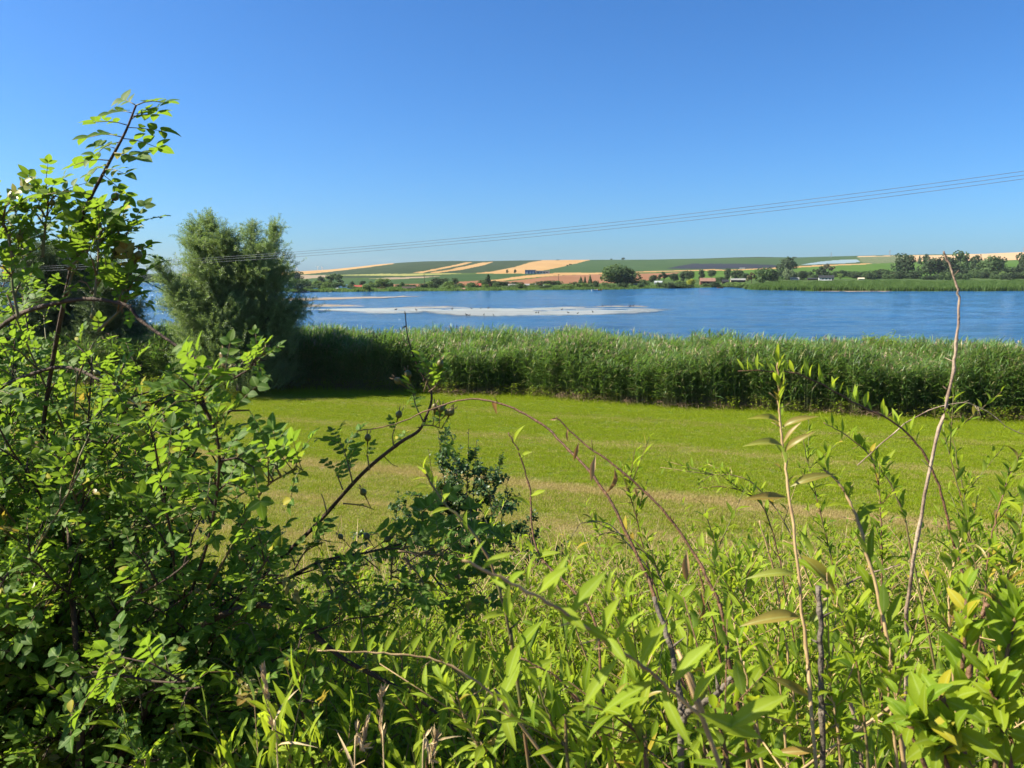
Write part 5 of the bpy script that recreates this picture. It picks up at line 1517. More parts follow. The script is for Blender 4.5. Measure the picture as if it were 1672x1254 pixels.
TOPLINE = [(-1500, 740), (-300, 900), (0, 1010), (300, 1010), (430, 960), (560, 945), (660, 930), (700, 885), (880, 885), (900, 925), (960, 910), (1010, 880), (1060, 860), (1130, 850), (1200, 805), (1260, 790),
           (1340, 800), (1420, 790), (1500, 765), (1580, 780), (1640, 770), (1700, 760), (2600, 700)]
P, R, S, I = [], [], [], []
cnt = 0
rt = random.Random(5)
while cnt < 16000:
    y = 1.35 + 9.6 * rt.random() ** .85
    x = rt.uniform(-1, 1) * (.72 * y + 1.6)
    gz0 = float(ground_z(x, y))
    q = proj((x, y, gz0 + .8))
    if q[2] < .3: continue
    zt = at(q[0], interp(q[0], TOPLINE) + float(fbm(q[0] / 60, y)) * 60, q[2]).z
    hmax = zt - gz0
    h = rt.uniform(.45, 1.35)
    if y < 2.3: h = min(h, .66 + (y - 1.35) * .3)
    h = min(h, hmax * rt.uniform(.7, 1.08))
    cnt += 1
    if h < .16: continue
    cls = 0 if h < .6 else (1 if h < 1.0 else 2)
    k = rt.randrange(4) if cls == 0 else (4 + rt.randrange(5) if cls == 1 else 9 + rt.randrange(5))
    sc = h / SH_H[k]
    P.append((x, y, gz0)); R.append((rt.gauss(0, .22), rt.gauss(0, .22), rt.uniform(0, 6.28))); S.append((min(sc, 1.15) * .5 + .5, min(sc, 1.15) * .5 + .5, sc)); I.append(k)
cnt = 0
while cnt < 3400:
    y = rt.uniform(1.15, 3.3); x = rt.uniform(-.35, 1) * (.72 * y + .5); gz0 = float(ground_z(x, y))
    q = proj((x, y, gz0 + .8))
    if q[2] < .3: continue
    zt = at(q[0], max(interp(q[0], TOPLINE) + 60, 985 - (q[0] - 900) * .12) + rt.uniform(0, 160), q[2]).z
    h = min(rt.uniform(.4, 1.1), zt - gz0); cnt += 1
    if h < .2: continue
    P.append((x, y, gz0)); R.append((rt.gauss(0, .25), rt.gauss(0, .25), rt.uniform(0, 6.28))); S.append((.95, .95, h / .7)); I.append(14 + rt.randrange(6))
tag(scatter('boxthorn_thicket', shc, P, R, S, I), 'dense bright green boxthorn thicket covering the embankment', 'thicket')
# dead stalks and dry grass inside the thicket
ds = []
for s in range(5):
    r = random.Random(s + 90); mb = MB()
    for i in range(5):
        a = r.uniform(0, 6.28); L = r.uniform(.5, 1.15); le = r.uniform(.15, .75)
        mb.tube([(0, 0, 0), (math.cos(a) * L * le * .4, math.sin(a) * L * le * .4, L * .55), (math.cos(a) * L * le, math.sin(a) * L * le, L * .92)], [.0026, .002, .001], 3, 0, cap=False)
    ds.append(mb.mesh('dry_stalk', [M['straw'] if s % 2 else M['twig_tan']]))
dc = hidden_source(ds, 'dry_stalk')
P, R, S, I = [], [], [], []
for i in range(4200):
    y = 1.35 + 8.5 * rt.random(); x = rt.uniform(-1, 1) * (.72 * y + 1.2); gz0 = float(ground_z(x, y))
    q = proj((x, y, gz0 + .8)); zt = at(q[0], interp(q[0], TOPLINE) - 15, q[2]).z
    h = min(1.0, (zt - gz0))
    if y < 2.4: h = min(h, .5)
    if h < .15: continue
    P.append((x, y, gz0)); R.append((rt.gauss(0, .35), rt.gauss(0, .35), rt.uniform(0, 6.28))); S.append(h); I.append(rt.randrange(5))
tag(scatter('dry_stalks', dc, P, R, S, I), 'thin dry straw-coloured stalks standing in the thicket', 'dry stalks')

# ------------------------------------------------------------------ the dog rose on the left
rr = random.Random(19)
rb = (-1.45, 2.0)
rbase = Vector((rb[0], rb[1], float(ground_z(*rb))))
ROSE = Plant('dog_rose', rbase, 'large dog rose bush with green hips filling the left side, one shoot against the sky', 'rose bush', cap=300, stemname='cane')
def twig_rose(pl, pts, t, ln, nl, size=1.0, spread=.8, up=.25, key='rose'):
    p, tg = along(pts, t)
    d = (tg * .7 + Vector((rr.gauss(0, spread), rr.gauss(0, spread), rr.gauss(up, .35)))).normalized()
    q = [p, p + d * ln * .5 + Vector((0, 0, .01)), p + d * ln]
    pl.leafy(q, .15, 1.0, nl, key, size, 55, .25, jit=.3, taper=.25, face=(rr.uniform(-.8, .3), rr.uniform(-.9, .3), .5), odd=(.03, 'rose_yellow'))
    return (q, .0022, .0010)
def rose_cane(pl, ctrl, r0, r1, t0=.3, ntw=10, nleaf=4, size=1.0, own=6, mat='bark_dark', ln=(.07, .18), hips=0, thorns=True, m=26):
    pts = spline(ctrl, m)
    tw = []
    for i in range(ntw):
        tw.append(twig_rose(pl, pts, t0 + (1 - t0) * (i + rr.random()) / ntw, rr.uniform(*ln), nleaf, size))
    if own: pl.leafy(pts, max(t0, .5), 1.0, own, 'rose', size, 50, .3, face=(-.2, .1, .6))
    if thorns:
        for i in range(10):
            p, tg = along(pts, rr.random()); a = tg.orthogonal().normalized(); a.rotate(Matrix.Rotation(rr.uniform(0, 6.28), 3, tg))
            tw.append(([p, p + a * .005 - tg * .001, p + a * .009 - tg * .004], .0022, .0003))
    for i in range(hips):
        p, tg = along(pts, rr.uniform(.6, 1.0))
        d = (Vector((rr.gauss(0, .6), rr.gauss(0, .6), .6))).normalized()
        e = p + d * rr.uniform(.02, .05)
        tw.append(([p, e], .001, .0009)); pl.hip(e + d * .01, d, rr.uniform(.65, .95))
    pl.stem(pts, r0, r1, mat, 6, .15, tw)
    return pts
ENV = [(-260, 440), (-150, 450), (0, 460), (60, 465), (130, 480), (190, 530), (230, 590), (290, 640), (350, 690), (350, 770), (420, 810), (420, 870), (500, 940), (560, 1010), (520, 1120), (470, 1254), (300, 1400), (-260, 1400)]
def samp_env():
    while True:
        x, y = rr.uniform(-260, 560), rr.uniform(250, 1400)
        if bool(in_poly(np.array([float(x)]), np.array([float(y)]), ENV)[0]): return x, y
for i in range(270):
    ex, ey = samp_env()
    if ex > 230 and rr.random() < .55: ex, ey = samp_env()
    D = rr.uniform(1.35, 2.9) if ex < 250 else rr.uniform(1.2, 2.2)
    e = at(ex, ey, D)
    b0 = Vector((rb[0] + rr.uniform(-.35, .45), rb[1] + rr.uniform(-.4, .5), 0)); b0.z = float(ground_z(b0.x, b0.y))
    mid = b0.lerp(e, .55) + Vector((rr.uniform(-.1, .1), rr.uniform(-.1, .1), .12 + .2 * rr.random()))
    rose_cane(ROSE, [b0, mid, e], .0052, .0016, .35, 9, 4, rr.uniform(.7, 1.05), 4, 'bark_dark' if i % 3 else 'cane_green', ln=(.04, .12), hips=1 if rr.random() < .45 else 0)
# added bush, unseen outside the frame, placed there to shade the lower left
shade_bush = Plant('dog_rose', (-2.9, 2.4, float(ground_z(-2.9, 2.4))), 'added unseen dog rose bush left of the large one, shading its lower left', 'rose bush', cap=0, stemname='cane')
for i in range(135):
    b0 = Vector((-2.9 + rr.uniform(-.5, .5), 2.4 + rr.uniform(-.6, .6), 0)); b0.z = float(ground_z(b0.x, b0.y))
    e = Vector((rr.uniform(-3.3, -1.95), rr.uniform(1.4, 3.3), rr.uniform(4.2, 6.0)))
    rose_cane(shade_bush, [b0, b0.lerp(e, .55) + Vector((0, 0, .2)), e], .0065, .002, .3, 9, 4, 1.1, 5, 'bark_dark', thorns=False, m=12)
shade_bush.build()
# named canes seen singly
b1 = at(60, 1300, 2.1)
tip = spline(img([(40, 1100, 2.0), (70, 700, 1.8), (120, 420, 1.55), (136, 350, 1.5), (152, 315, 1.48), (180, 262, 1.45), (205, 215, 1.42), (222, 172, 1.4)]), 40)
tw = []
def tleaf(px, py, tx, ty, size, D=1.44, nrm=(-.5, -.35, .8), key='rose'):
    a = at(px, py, D); b = at(tx, ty, D + rr.uniform(-.05, .05))
    size *= 1.08
    ROSE.leaf(key, a, b - a, Vector(nrm) + Vector((rr.uniform(-.3, .3), rr.uniform(-.3, .3), 0)), size)
for a in [(222, 172, 195, 158, 1.0), (222, 172, 248, 165, 1.05), (218, 185, 185, 180, .9), (216, 190, 252, 190, 1.05), (210, 205, 178, 198, .9), (208, 208, 250, 215, 1.0), (200, 224, 158, 218, 1.15),
          (200, 226, 236, 232, 1.05), (190, 243, 150, 232, .8), (187, 250, 232, 260, 1.15), (180, 262, 140, 262, 1.1), (172, 277, 205, 275, .8), (168, 285, 192, 305, .8), (150, 318, 100, 310, 1.0), (140, 330, 175, 345, 1.0), 
          (213, 196, 240, 178, .9), (196, 232, 165, 240, .9), (176, 270, 150, 275, .8)]:
    tleaf(*a)
ROSE.stem(tip, .006, .0016, 'bark_dark', 6, .15, tw)
# sprays below the tip
for (c, D) in [([(70, 420), (74, 370), (80, 330)], 1.5), ([(110, 440), (150, 400), (158, 345)], 1.5), ([(150, 520), (160, 430), (163, 360)], 1.45), ([(150, 480), (185, 420), (205, 388)], 1.5),
               ([(20, 420), (12, 380), (0, 352)], 1.45), ([(110, 480), (120, 430), (112, 395)], 1.55), ([(30, 520), (20, 450), (40, 400)], 1.5), ([(160, 540), (200, 500), (212, 455)], 1.5), ([(-40, 500), (-60, 400), (-70, 330)], 1.5)]:
    rose_cane(ROSE, img(c, D), .003, .0014, .2, 5, 3, .85, 5, 'cane_green', (.02, .06), hips=1)
rose_cane(ROSE, img([(-30, 560, 1.7), (20, 520, 1.6), (70, 500, 1.5), (140, 488, 1.45), (205, 498, 1.42), (228, 522, 1.42), (270, 552, 1.4), (330, 592, 1.38), (372, 618, 1.36), (395, 610, 1.35), (418, 596, 1.35)]), .0055, .0012, .93, 4, 4, .6, 1, 'bark_dark', (.02, .05), hips=4, m=48)
rose_cane(ROSE, img([(-40, 650, 1.8), (90, 600, 1.7), (170, 625, 1.6), (220, 662, 1.55), (285, 685, 1.5)]), .005, .002, .55, 5, 4, .9, 3, 'bark_dark', hips=2, m=30)
rose_cane(ROSE, img([(300, 1000, 1.7), (335, 900, 1.5), (352, 820, 1.3), (358, 740, 1.12), (343, 682, 1.08), (318, 645, 1.05)]), .0034, .0015, .3, 14, 3, .85, 6, 'bark_dark', (.03, .08), hips=1, m=34)
rose_cane(ROSE, img([(200, 900, 1.9), (262, 812, 1.7), (300, 765, 1.6), (330, 720, 1.55)]), .004, .0015, .6, 3, 3, .8, 2, 'bark_dark', hips=1)
rose_cane(ROSE, img([(180, 760, 1.8), (255, 785, 1.7), (320, 800, 1.6), (372, 778, 1.55)]), .004, .0015, .6, 3, 3, .8, 2, 'bark_dark', hips=1)
rose_cane(ROSE, img([(340, 960, 1.6), (385, 880, 1.5), (430, 800, 1.4), (485, 765, 1.35)]), .0035, .0014, .6, 5, 4, .95, 4, 'cane_green', (.03, .07))
rose_cane(ROSE, img([(150, 1330, 1.75), (215, 1200, 1.7), (265, 1110, 1.65), (310, 1035, 1.6), (400, 992, 1.55), (470, 1000, 1.5), (560, 1075, 1.5), (680, 1140, 1.5), (745, 1195, 1.5)]), .013, .0022, .35, 8, 3, .8, 3, 'bark_dark', m=44)
rose_cane(ROSE, img([(128, 1330, 1.6), (132, 1150, 1.6), (120, 1000, 1.62), (112, 860, 1.65)]), .010, .004, .6, 5, 4, 1, 3, 'bark_dark')
rose_cane(ROSE, img([(200, 1000, 1.9), (330, 990, 1.8), (440, 960, 1.7), (520, 918, 1.62), (600, 902, 1.58), (655, 888, 1.55)]), .0055, .002, .2, 4, 3, .8, 0, 'bark_dark', hips=3)
# the long arching branch in front of the meadow
pts = rose_cane(ROSE, img([(330, 1050, 1.9), (430, 940, 1.8), (515, 858, 1.7), (590, 775, 1.62), (650, 725, 1.58), (683, 704, 1.56), (696, 680, 1.55), (705, 650, 1.55), (697, 625, 1.55), (683, 600, 1.55), (667, 555, 1.55), (661, 508, 1.55)]), .0056, .0010, .02, 0, 3, .8, 0, 'bark_dark', m=60)
def sprig(ctrl, D, n, size=.85, hips=0, key='rose', r0=.0018):
    q = spline(img(ctrl, D), 10)
    ROSE.leafy(q, .25, 1, n, key, size, 55, .25, face=(-.2, -.1, .6))
    tws = []
    for h in range(hips):
        p, tg = along(q, rr.uniform(.5, 1)); d = Vector((rr.gauss(0, .5), -.2, .8)).normalized(); e = p + d * .025
        tws.append(([p, e], .001, .0008)); ROSE.hip(e + d * .008, d, .85)
    ROSE.stem(q, r0, .0009, 'cane_green', 5, .1, tws)
sprig([(576, 790), (565, 745), (552, 712)], 1.6, 7, .8)
sprig([(560, 800), (548, 770)], 1.6, 3, .7)
sprig([(603, 768), (600, 745), (598, 745)], 1.6, 1, .4, 1)
sprig([(643, 730), (641, 712), (643, 705)], 1.58, 2, .5, 1)
sprig([(692, 690), (678, 660), (676, 640), (680, 650)], 1.55, 4, .6, 2)
sprig([(692, 640), (700, 612), (705, 595)], 1.53, 8, .72, 0)
sprig([(700, 640), (712, 630), (722, 612)], 1.52, 5, .62, 1)
sprig([(690, 694), (706, 695), (722, 700)], 1.54, 4, .6, 4)
sprig([(560, 822), (590, 825), (611, 832)], 1.6, 1, .3, 1)
sprig([(534, 838), (528, 815), (524, 806)], 1.66, 0, .3, 0)
ROSE.stem(spline(img([(627, 745), (640, 758), (650, 762)], 1.6), 5), .001, .0005, 'bark_dark', 4)
# leafy cluster where the second branch ends
for c in [[(640, 905), (680, 885), (700, 860)], [(650, 900), (720, 905), (760, 890)], [(660, 910), (690, 950), (700, 990)], [(680, 905), (740, 940), (775, 960)], [(640, 910), (640, 950), (660, 980)], [(690, 900), (760, 915), (800, 905)], [(700, 930), (740, 985), (770, 1015)], [(600, 920), (580, 930), (560, 965)],
          [(520, 920), (540, 960), (560, 1000)], [(480, 930), (500, 900), (530, 885)], [(560, 940), (600, 990), (620, 1040)]]:
    rose_cane(ROSE, img(c, 1.55 + rr.uniform(-.08, .12)), .0025, .001, .05, 3, 3, .9, 3, 'cane_green', (.03, .08))
ROSE.build()

# ------------------------------------------------------------------ single boxthorn shoots and twigs standing out of the thicket
SHOOTS = 'boxthorn shoots standing out of the thicket'
def single(name, label, ctrl, r0, r1, mat, cat='shoot', leaves=(), twigs=(), m=36, group=None, cap=60, knots=.35, drop=None):
    P3 = img(ctrl)
    base = P3[0].copy()
    pl = Plant(name, (base.x, base.y, min(base.z, float(ground_z(base.x, base.y)))), label, cat, group, cap)
    if drop is not False:
        dn = (P3[0] - P3[1]).normalized(); dn.z = min(dn.z, -.6); g = P3[0].copy()
        for _ in range(60):
            if g.z < float(ground_z(g.x, g.y)): break
            g = g + dn * .05
        if (g - P3[0]).length > .08: P3 = [g] + P3; m += 6
        base = P3[0].copy(); pl.t.location = base; pl.base = base
    pts = spline(P3, m)
    pts = [q + Vector((rnd.gauss(0, .0008), rnd.gauss(0, .0008), rnd.gauss(0, .0007))) * (1 if 0 < i_ < m - 1 else 0) for i_, q in enumerate(pts)]
    tws = []
    for i_ in range(5):
        a_, tg_ = along(pts, rnd.uniform(.3, .9)); n_ = tg_.orthogonal().normalized(); n_.rotate(Matrix.Rotation(rnd.uniform(0, 6.28), 3, tg_))
        tws.append(([a_, a_ + (n_ + tg_ * .5) * rnd.uniform(.008, .022)], r1 * .8, .0004))
    for tc_ in twigs:
        q = spline(img(tc_[0]), 8); tws.append((q, tc_[1], tc_[2]))
    for L in leaves:
        pl.leafy(pts, *L[:3], **(L[3]))
    pl.stem(pts, r0, r1, mat, 7, knots, tws)
    return pl, pts
def K(**k): return k
# 1 pale bare twig
pl, p = single('bare_twig', 'tall bare pale twig rising above the horizon on the right', [(1478, 1130, 1.25), (1482, 985, 1.2), (1497, 880, 1.17), (1525, 730, 1.15), (1550, 640, 1.15), (1560, 570, 1.15), (1567, 500, 1.15), (1562, 465, 1.15), (1548, 428, 1.15), (1541, 410, 1.15)], .0034, .0012, 'twig_pale', 'twig', m=44, knots=.5)
pl.build()
# 2 long bare arch
pl, p = single('bare_twig', 'long bare brown twig arching across the meadow with its thin tip to the left', [(1105, 1085, 1.2), (1060, 950, 1.25), (985, 800, 1.3), (920, 725, 1.35), (872, 684, 1.38), (820, 660, 1.4), (762, 652, 1.42), (700, 670, 1.44), (640, 694, 1.45), (583, 704, 1.46)], .0034, .0009, 'cane_brown', 'twig', m=50,
              leaves=[(.62, .64, 1, K(key='dry', size=1.0, ang=90, up=.2))])
pl.build()
# 3 arch with hanging dry leaves
pl, p = single('dry_leaved_twig', 'brown twig with curled dry brown leaves hanging beside the long arch', [(1200, 1120, 1.15), (1175, 990, 1.15), (1130, 900, 1.18), (1075, 825, 1.2), (1010, 765, 1.22), (955, 725, 1.24), (918, 690, 1.25), (908, 682, 1.25)], .0030, .0010, 'cane_brown', 'twig', m=40)
for (a, b, s) in [((928, 700), (924, 720), .45), ((945, 722), (938, 748), .7), ((973, 742), (964, 782), 1.0), ((1003, 764), (1005, 800), .9), ((1122, 898), (1118, 950), 1.2), ((1145, 965), (1147, 1010), 1.2), ((912, 682), (906, 684), .3), ((1038, 795), (1040, 812), .4)]:
    q = at(a[0], a[1], 1.2); e = at(b[0], b[1], 1.2); pl.leaf('dry', q, e - q, (rnd.uniform(-1, 1), -1, .2), s)
pl.build()
# 4 upright stem with yellow leaves
pl, p = single('yellowing_shoot', 'upright shoot with yellow and brown leaves right of the meadow centre', [(1335, 1280, .95), (1318, 1080, 1.0), (1300, 900, 1.02), (1285, 780, 1.04), (1275, 700, 1.05), (1270, 650, 1.05), (1270, 592, 1.05)], .0028, .0011, 'twig_tan', m=44, cap=80,
              leaves=[(.55, .99, 12, K(key='pale', size=.62, ang=45, up=.5, odd=(.5, 'yellow'))), (.86, 1.0, 9, K(key='pale', size=.55, ang=35, up=.6))])
for (a, b, k, s) in [((1274, 690), (1235, 672), 'yellow', .85), ((1275, 700), (1308, 678), 'yellow', .9), ((1280, 740), (1300, 715), 'yellow', .9), ((1278, 728), (1228, 715), 'yellow', 1.0), ((1276, 770), (1268, 758), 'yellow', .6), ((1290, 795), (1335, 772), 'yellow', 1.1),
                     ((1286, 812), (1222, 812), 'yellow', 1.2), ((1300, 938), (1235, 928), 'yellow', 1.2), ((1310, 1008), (1226, 1006), 'yellow', 1.5), ((1305, 905), (1362, 950), 'yellow', 1.3), ((1318, 1020), (1360, 975), 'yellow', .9), ((1325, 1140), (1250, 1098), 'yellow', 1.3), ((1262, 1230), (1330, 1225), 'yellow', 1.1)]:
    q = at(a[0], a[1], 1.02); e = at(b[0], b[1], 1.0); pl.leaf(k, q, e - q, (rnd.uniform(-.4, .4), -.7, .8), s)
pl.build()
# 5 close leafy shoot in the middle foreground
pl, p = single('boxthorn_shoot', 'closest pale green leafy shoot reaching up left from the bottom centre', [(1190, 1290, .60), (1150, 1180, .60), (1100, 1130, .60), (1040, 1080, .59), (980, 1040, .58), (930, 1005, .57), (870, 970, .56), (810, 940, .55), (755, 915, .54)], .0018, .0009, 'twig_tan', m=44, cap=80)
for (a, b, s) in [((770, 925), (793, 870), .55), ((785, 930), (830, 895), .6), ((800, 938), (826, 960), .5), ((820, 950), (800, 918), .5), ((828, 962), (868, 905), .75), ((860, 962), (868, 912), .6), ((875, 972), (920, 930), .8), ((895, 985), (910, 925), .85), ((930, 1005), (975, 948), .95), ((905, 985), (960, 1030), .8), ((940, 1010), (985, 1040), .7),
                  ((985, 1040), (1008, 968), .95), ((1000, 1050), (1040, 1000), .8), ((985, 1035), (1030, 1090), .7), ((1040, 1080), (1020, 1030), .7), ((1045, 1085), (1085, 1015), 1.0), ((1095, 1120), (1155, 1050), 1.15), ((1010, 1075), (958, 1140), 1.0), ((1075, 1110), (1000, 1150), 1.1), ((1080, 1120), (1110, 1195), 1.0),
                  ((1140, 1165), (1220, 1195), 1.1), ((1180, 1195), (1254, 1150), 1.2), ((1130, 1150), (1175, 1080), 1.0), ((770, 920), (745, 935), .4), ((760, 915), (765, 890), .35), ((850, 960), (835, 985), .5)]:
    q = at(a[0], a[1], .58); e = at(b[0], b[1], .56 + rnd.uniform(-.02, .02)); pl.leaf('pale', q, e - q, (-.55 + rnd.uniform(-.3, .3), -.5, .8), s * .72)
pl.build()
# 6 shoot with comb-like leaves left of centre
pl, p = single('boxthorn_shoot', 'nearly level shoot with a comb of upright leaves left of bottom centre', [(900, 1250, 1.0), (840, 1170, 1.0), (800, 1130, 1.0), (750, 1095, 1.0), (700, 1075, 1.0), (640, 1067, 1.0), (580, 1064, 1.0), (518, 1062, 1.0)], .0022, .0008, 'twig_tan', m=40, cap=60)
for (x, dy, s) in [(525, 18, .45), (548, 26, .6), (573, 30, .65), (600, 30, .65), (628, 36, .75), (668, 30, .8), (696, 34, .7), (727, 50, .9), (760, 50, 1.05), (706, -26, .7), (788, 40, .9), (820, -44, 1.1)]:
    t_ = 1
    yy = interp(x, [(518, 1062), (640, 1067), (700, 1075), (750, 1095), (800, 1130), (840, 1170)])
    q = at(x, yy, 1.0); e = at(x + 12, yy - dy, .98); pl.leaf('pale', q, e - q, (-.3, -.8, .5), s * .85)
pl.build()
# 7 leafy upright shoot near x 690
pl, p = single('boxthorn_shoot', 'upright shoot with grey-green leaves in front of the hawthorn bush', [(850, 1160, 1.05), (835, 1050, 1.05), (815, 960, 1.05), (780, 880, 1.05), (735, 830, 1.05), (705, 790, 1.05), (690, 765, 1.05)], .0026, .0012, 'cane_green', m=30, cap=60,
              leaves=[(.85, 1.0, 8, K(key='pale', size=.5, ang=45, up=.5))])
for (a, b, s) in [((705, 795), (678, 792), .7), ((712, 795), (712, 772), .6), ((722, 820), (735, 798), .6), ((735, 830), (700, 838), .7), ((765, 870), (758, 835), .85), ((830, 1010), (822, 940), .9), ((825, 1000), (785, 1010), .8), ((845, 1060), (885, 1010), 1.1), ((850, 1080), (820, 1140), 1.2), ((848, 1050), (830, 1100), 1.1), ((850, 1110), (910, 1070), 1.1), ((855, 1150), (800, 1235), 1.2), ((858, 1130), (890, 1180), 1.1)]:
    q = at(a[0], a[1], 1.04); e = at(b[0], b[1], 1.0); pl.leaf('pale', q, e - q, (-.3, -.8, .6), s * .95)
pl.build()
# 8 leafy arch against the reeds on the right
pl, p = single('boxthorn_shoot', 'arching shoot with small upright leaves crossing the reeds on the right', [(1590, 1000, 1.6), (1555, 880, 1.6), (1535, 800, 1.6), (1505, 735, 1.6), (1460, 690, 1.6), (1400, 660, 1.6), (1350, 632, 1.6), (1300, 610, 1.6), (1250, 606, 1.6), (1205, 606, 1.6)], .0034, .0009, 'cane_brown', m=50, cap=80,
              leaves=[(.42, .98, 30, K(key='pale', size=.62, ang=65, up=.45, comb=.75))])
pl.build()
# 9 second arch lower right
pl, p = single('boxthorn_shoot', 'dark arching shoot with leaves below the bare arch tip on the right', [(1500, 960, 1.8), (1475, 840, 1.8), (1440, 770, 1.8), (1395, 720, 1.8), (1345, 690, 1.8)], .003, .001, 'cane_green', m=34, cap=60, leaves=[(.35, 1, 24, K(key='box', size=.9, ang=60, up=.4, comb=.5))])
pl.build()
# 10 stout yellowish shoot
pl, p = single('boxthorn_shoot', 'stout tan stem with broad green leaves at its top right of the yellowing shoot', [(1480, 1290, 1.0), (1462, 1130, 1.0), (1440, 1000, 1.02), (1400, 850, 1.04), (1370, 790, 1.05), (1345, 765, 1.05)], .0036, .0014, 'twig_tan', m=36, cap=60, leaves=[(.3, 1, 22, K(key='boxbig', size=.72, ang=50, up=.5))])
pl.build()
# 11 thin upright stem left of centre arch
pl, p = single('boxthorn_shoot', 'thin upright stem with few leaves left of the long bare arch', [(1010, 1280, 1.1), (985, 1130, 1.12), (965, 1000, 1.14), (878, 900, 1.2), (865, 800, 1.22), (845, 735, 1.22), (830, 706, 1.22)], .0028, .0009, 'cane_brown', m=40, cap=40)
for (a, b, k, s) in [((840, 722), (848, 690), 'boxbig', .45), ((848, 740), (838, 732), 'pale', .5), ((850, 748), (862, 735), 'box', .5), ((866, 810), (893, 800), 'box', .7), ((868, 828), (850, 812), 'pale', .7), ((872, 910), (920, 900), 'boxbig', .6), ((870, 905), (858, 865), 'box', .6)]:
    q = at(a[0], a[1], 1.2); e = at(b[0], b[1], 1.18); pl.leaf(k, q, e - q, (rnd.uniform(-.4, .4), -.6, .8), s)
pl.build()
# 12.. more leafy shoots on the right, each its own
MORE = [
 ('shoot leaning left above the brown meadow stripe, thin and leafy', [(1340, 1000, 2.2), (1290, 870, 2.2), (1230, 790, 2.2), (1170, 775, 2.2), (1140, 790, 2.2)], 'box', .8, 26),
 ('leafy shoot with whitish leaves pointing left, just below the meadow stripe', [(1290, 1010, 2.0), (1270, 900, 2.0), (1240, 820, 2.0), (1190, 796, 2.0), (1140, 797, 2.0)], 'pale', .6, 20),
 ('upright leafy shoot right of the second arch with dense green tip', [(1380, 1010, 1.9), (1350, 880, 1.9), (1325, 780, 1.9), (1310, 710, 1.9)], 'box', .85, 34),
 ('slender green shoot between the pale twig and the tan stem', [(1440, 1020, 1.7), (1440, 900, 1.7), (1435, 800, 1.7), (1420, 735, 1.7)], 'box', .8, 26),
 ('leafy shoot right behind the pale bare twig', [(1580, 1000, 1.9), (1580, 850, 1.9), (1560, 740, 1.9), (1545, 655, 1.9)], 'box', .85, 36),
 ('green shoot bending right at the right edge', [(1600, 1050, 1.5), (1615, 900, 1.5), (1640, 800, 1.5), (1668, 740, 1.5)], 'box', .9, 30),
 ('pale-stemmed shoot with golden leaves near the right edge', [(1620, 1050, 1.7), (1585, 880, 1.7), (1560, 780, 1.7), (1540, 700, 1.7)], 'boxbig', .6, 22),
 ('leafy shoot rising left of the dry-leaved twig', [(1100, 1050, 1.8), (1060, 930, 1.8), (1035, 830, 1.8), (1018, 768, 1.8)], 'box', .9, 34),
 ('leafy shoot rising right of the dry-leaved twig', [(1210, 1080, 1.6), (1190, 960, 1.6), (1165, 880, 1.6), (1150, 830, 1.6)], 'box', .9, 26),
 ('bright shoot in the gap between both bare arches', [(1130, 1100, 1.7), (1100, 1000, 1.7), (1060, 910, 1.7), (1010, 870, 1.7), (960, 880, 1.7)], 'box', .85, 28),
 ('leafy shoot at the foot of the hawthorn bush', [(960, 1080, 2.0), (930, 1000, 2.0), (905, 945, 2.0), (885, 905, 2.0)], 'box', 1.0, 26),
 ('short bright shoot at the left foot of the hawthorn bush', [(600, 1100, 1.9), (590, 1020, 1.9), (585, 960, 1.9), (575, 925, 1.9)], 'box', 1.0, 26),
 ('broad-leaved shoot in front of the tan stem', [(1420, 1290, 1.1), (1410, 1150, 1.1), (1395, 1060, 1.1), (1400, 990, 1.1)], 'boxbig', .8, 24),
 ('broad-leaved shoot between the two brown upright stems', [(1290, 1290, 1.2), (1280, 1180, 1.2), (1270, 1080, 1.2), (1275, 1000, 1.2)], 'boxbig', .7, 24),
 ('shoot with big leaves at the bottom centre', [(1060, 1300, .9), (1050, 1220, .9), (1020, 1170, .9), (1000, 1140, .9)], 'boxbig', .7, 18),
 ('shoot with big leaves low on the left of the closest shoot', [(930, 1300, .9), (925, 1230, .9), (900, 1180, .9), (880, 1120, .9)], 'boxbig', .7, 18),
 ('leafy shoot behind the broad-leaved clump on the right', [(1560, 1150, 1.3), (1550, 1020, 1.3), (1555, 930, 1.3), (1580, 850, 1.3)], 'box', 1.0, 34),
 ('leafy shoot leaning into the right edge above the broad-leaved clump', [(1640, 1150, 1.3), (1640, 1000, 1.3), (1655, 900, 1.3), (1690, 830, 1.3)], 'box', 1.0, 34),
 ('shoot with upright leaves left of bottom centre above the dry grass', [(700, 1290, 1.4), (690, 1180, 1.4), (660, 1100, 1.4), (650, 1030, 1.4)], 'box', 1.0, 30),
 ('bright leafy shoot above the seeding grass', [(520, 1290, 1.5), (500, 1200, 1.5), (490, 1120, 1.5), (480, 1050, 1.5)], 'box', .9, 28),
]
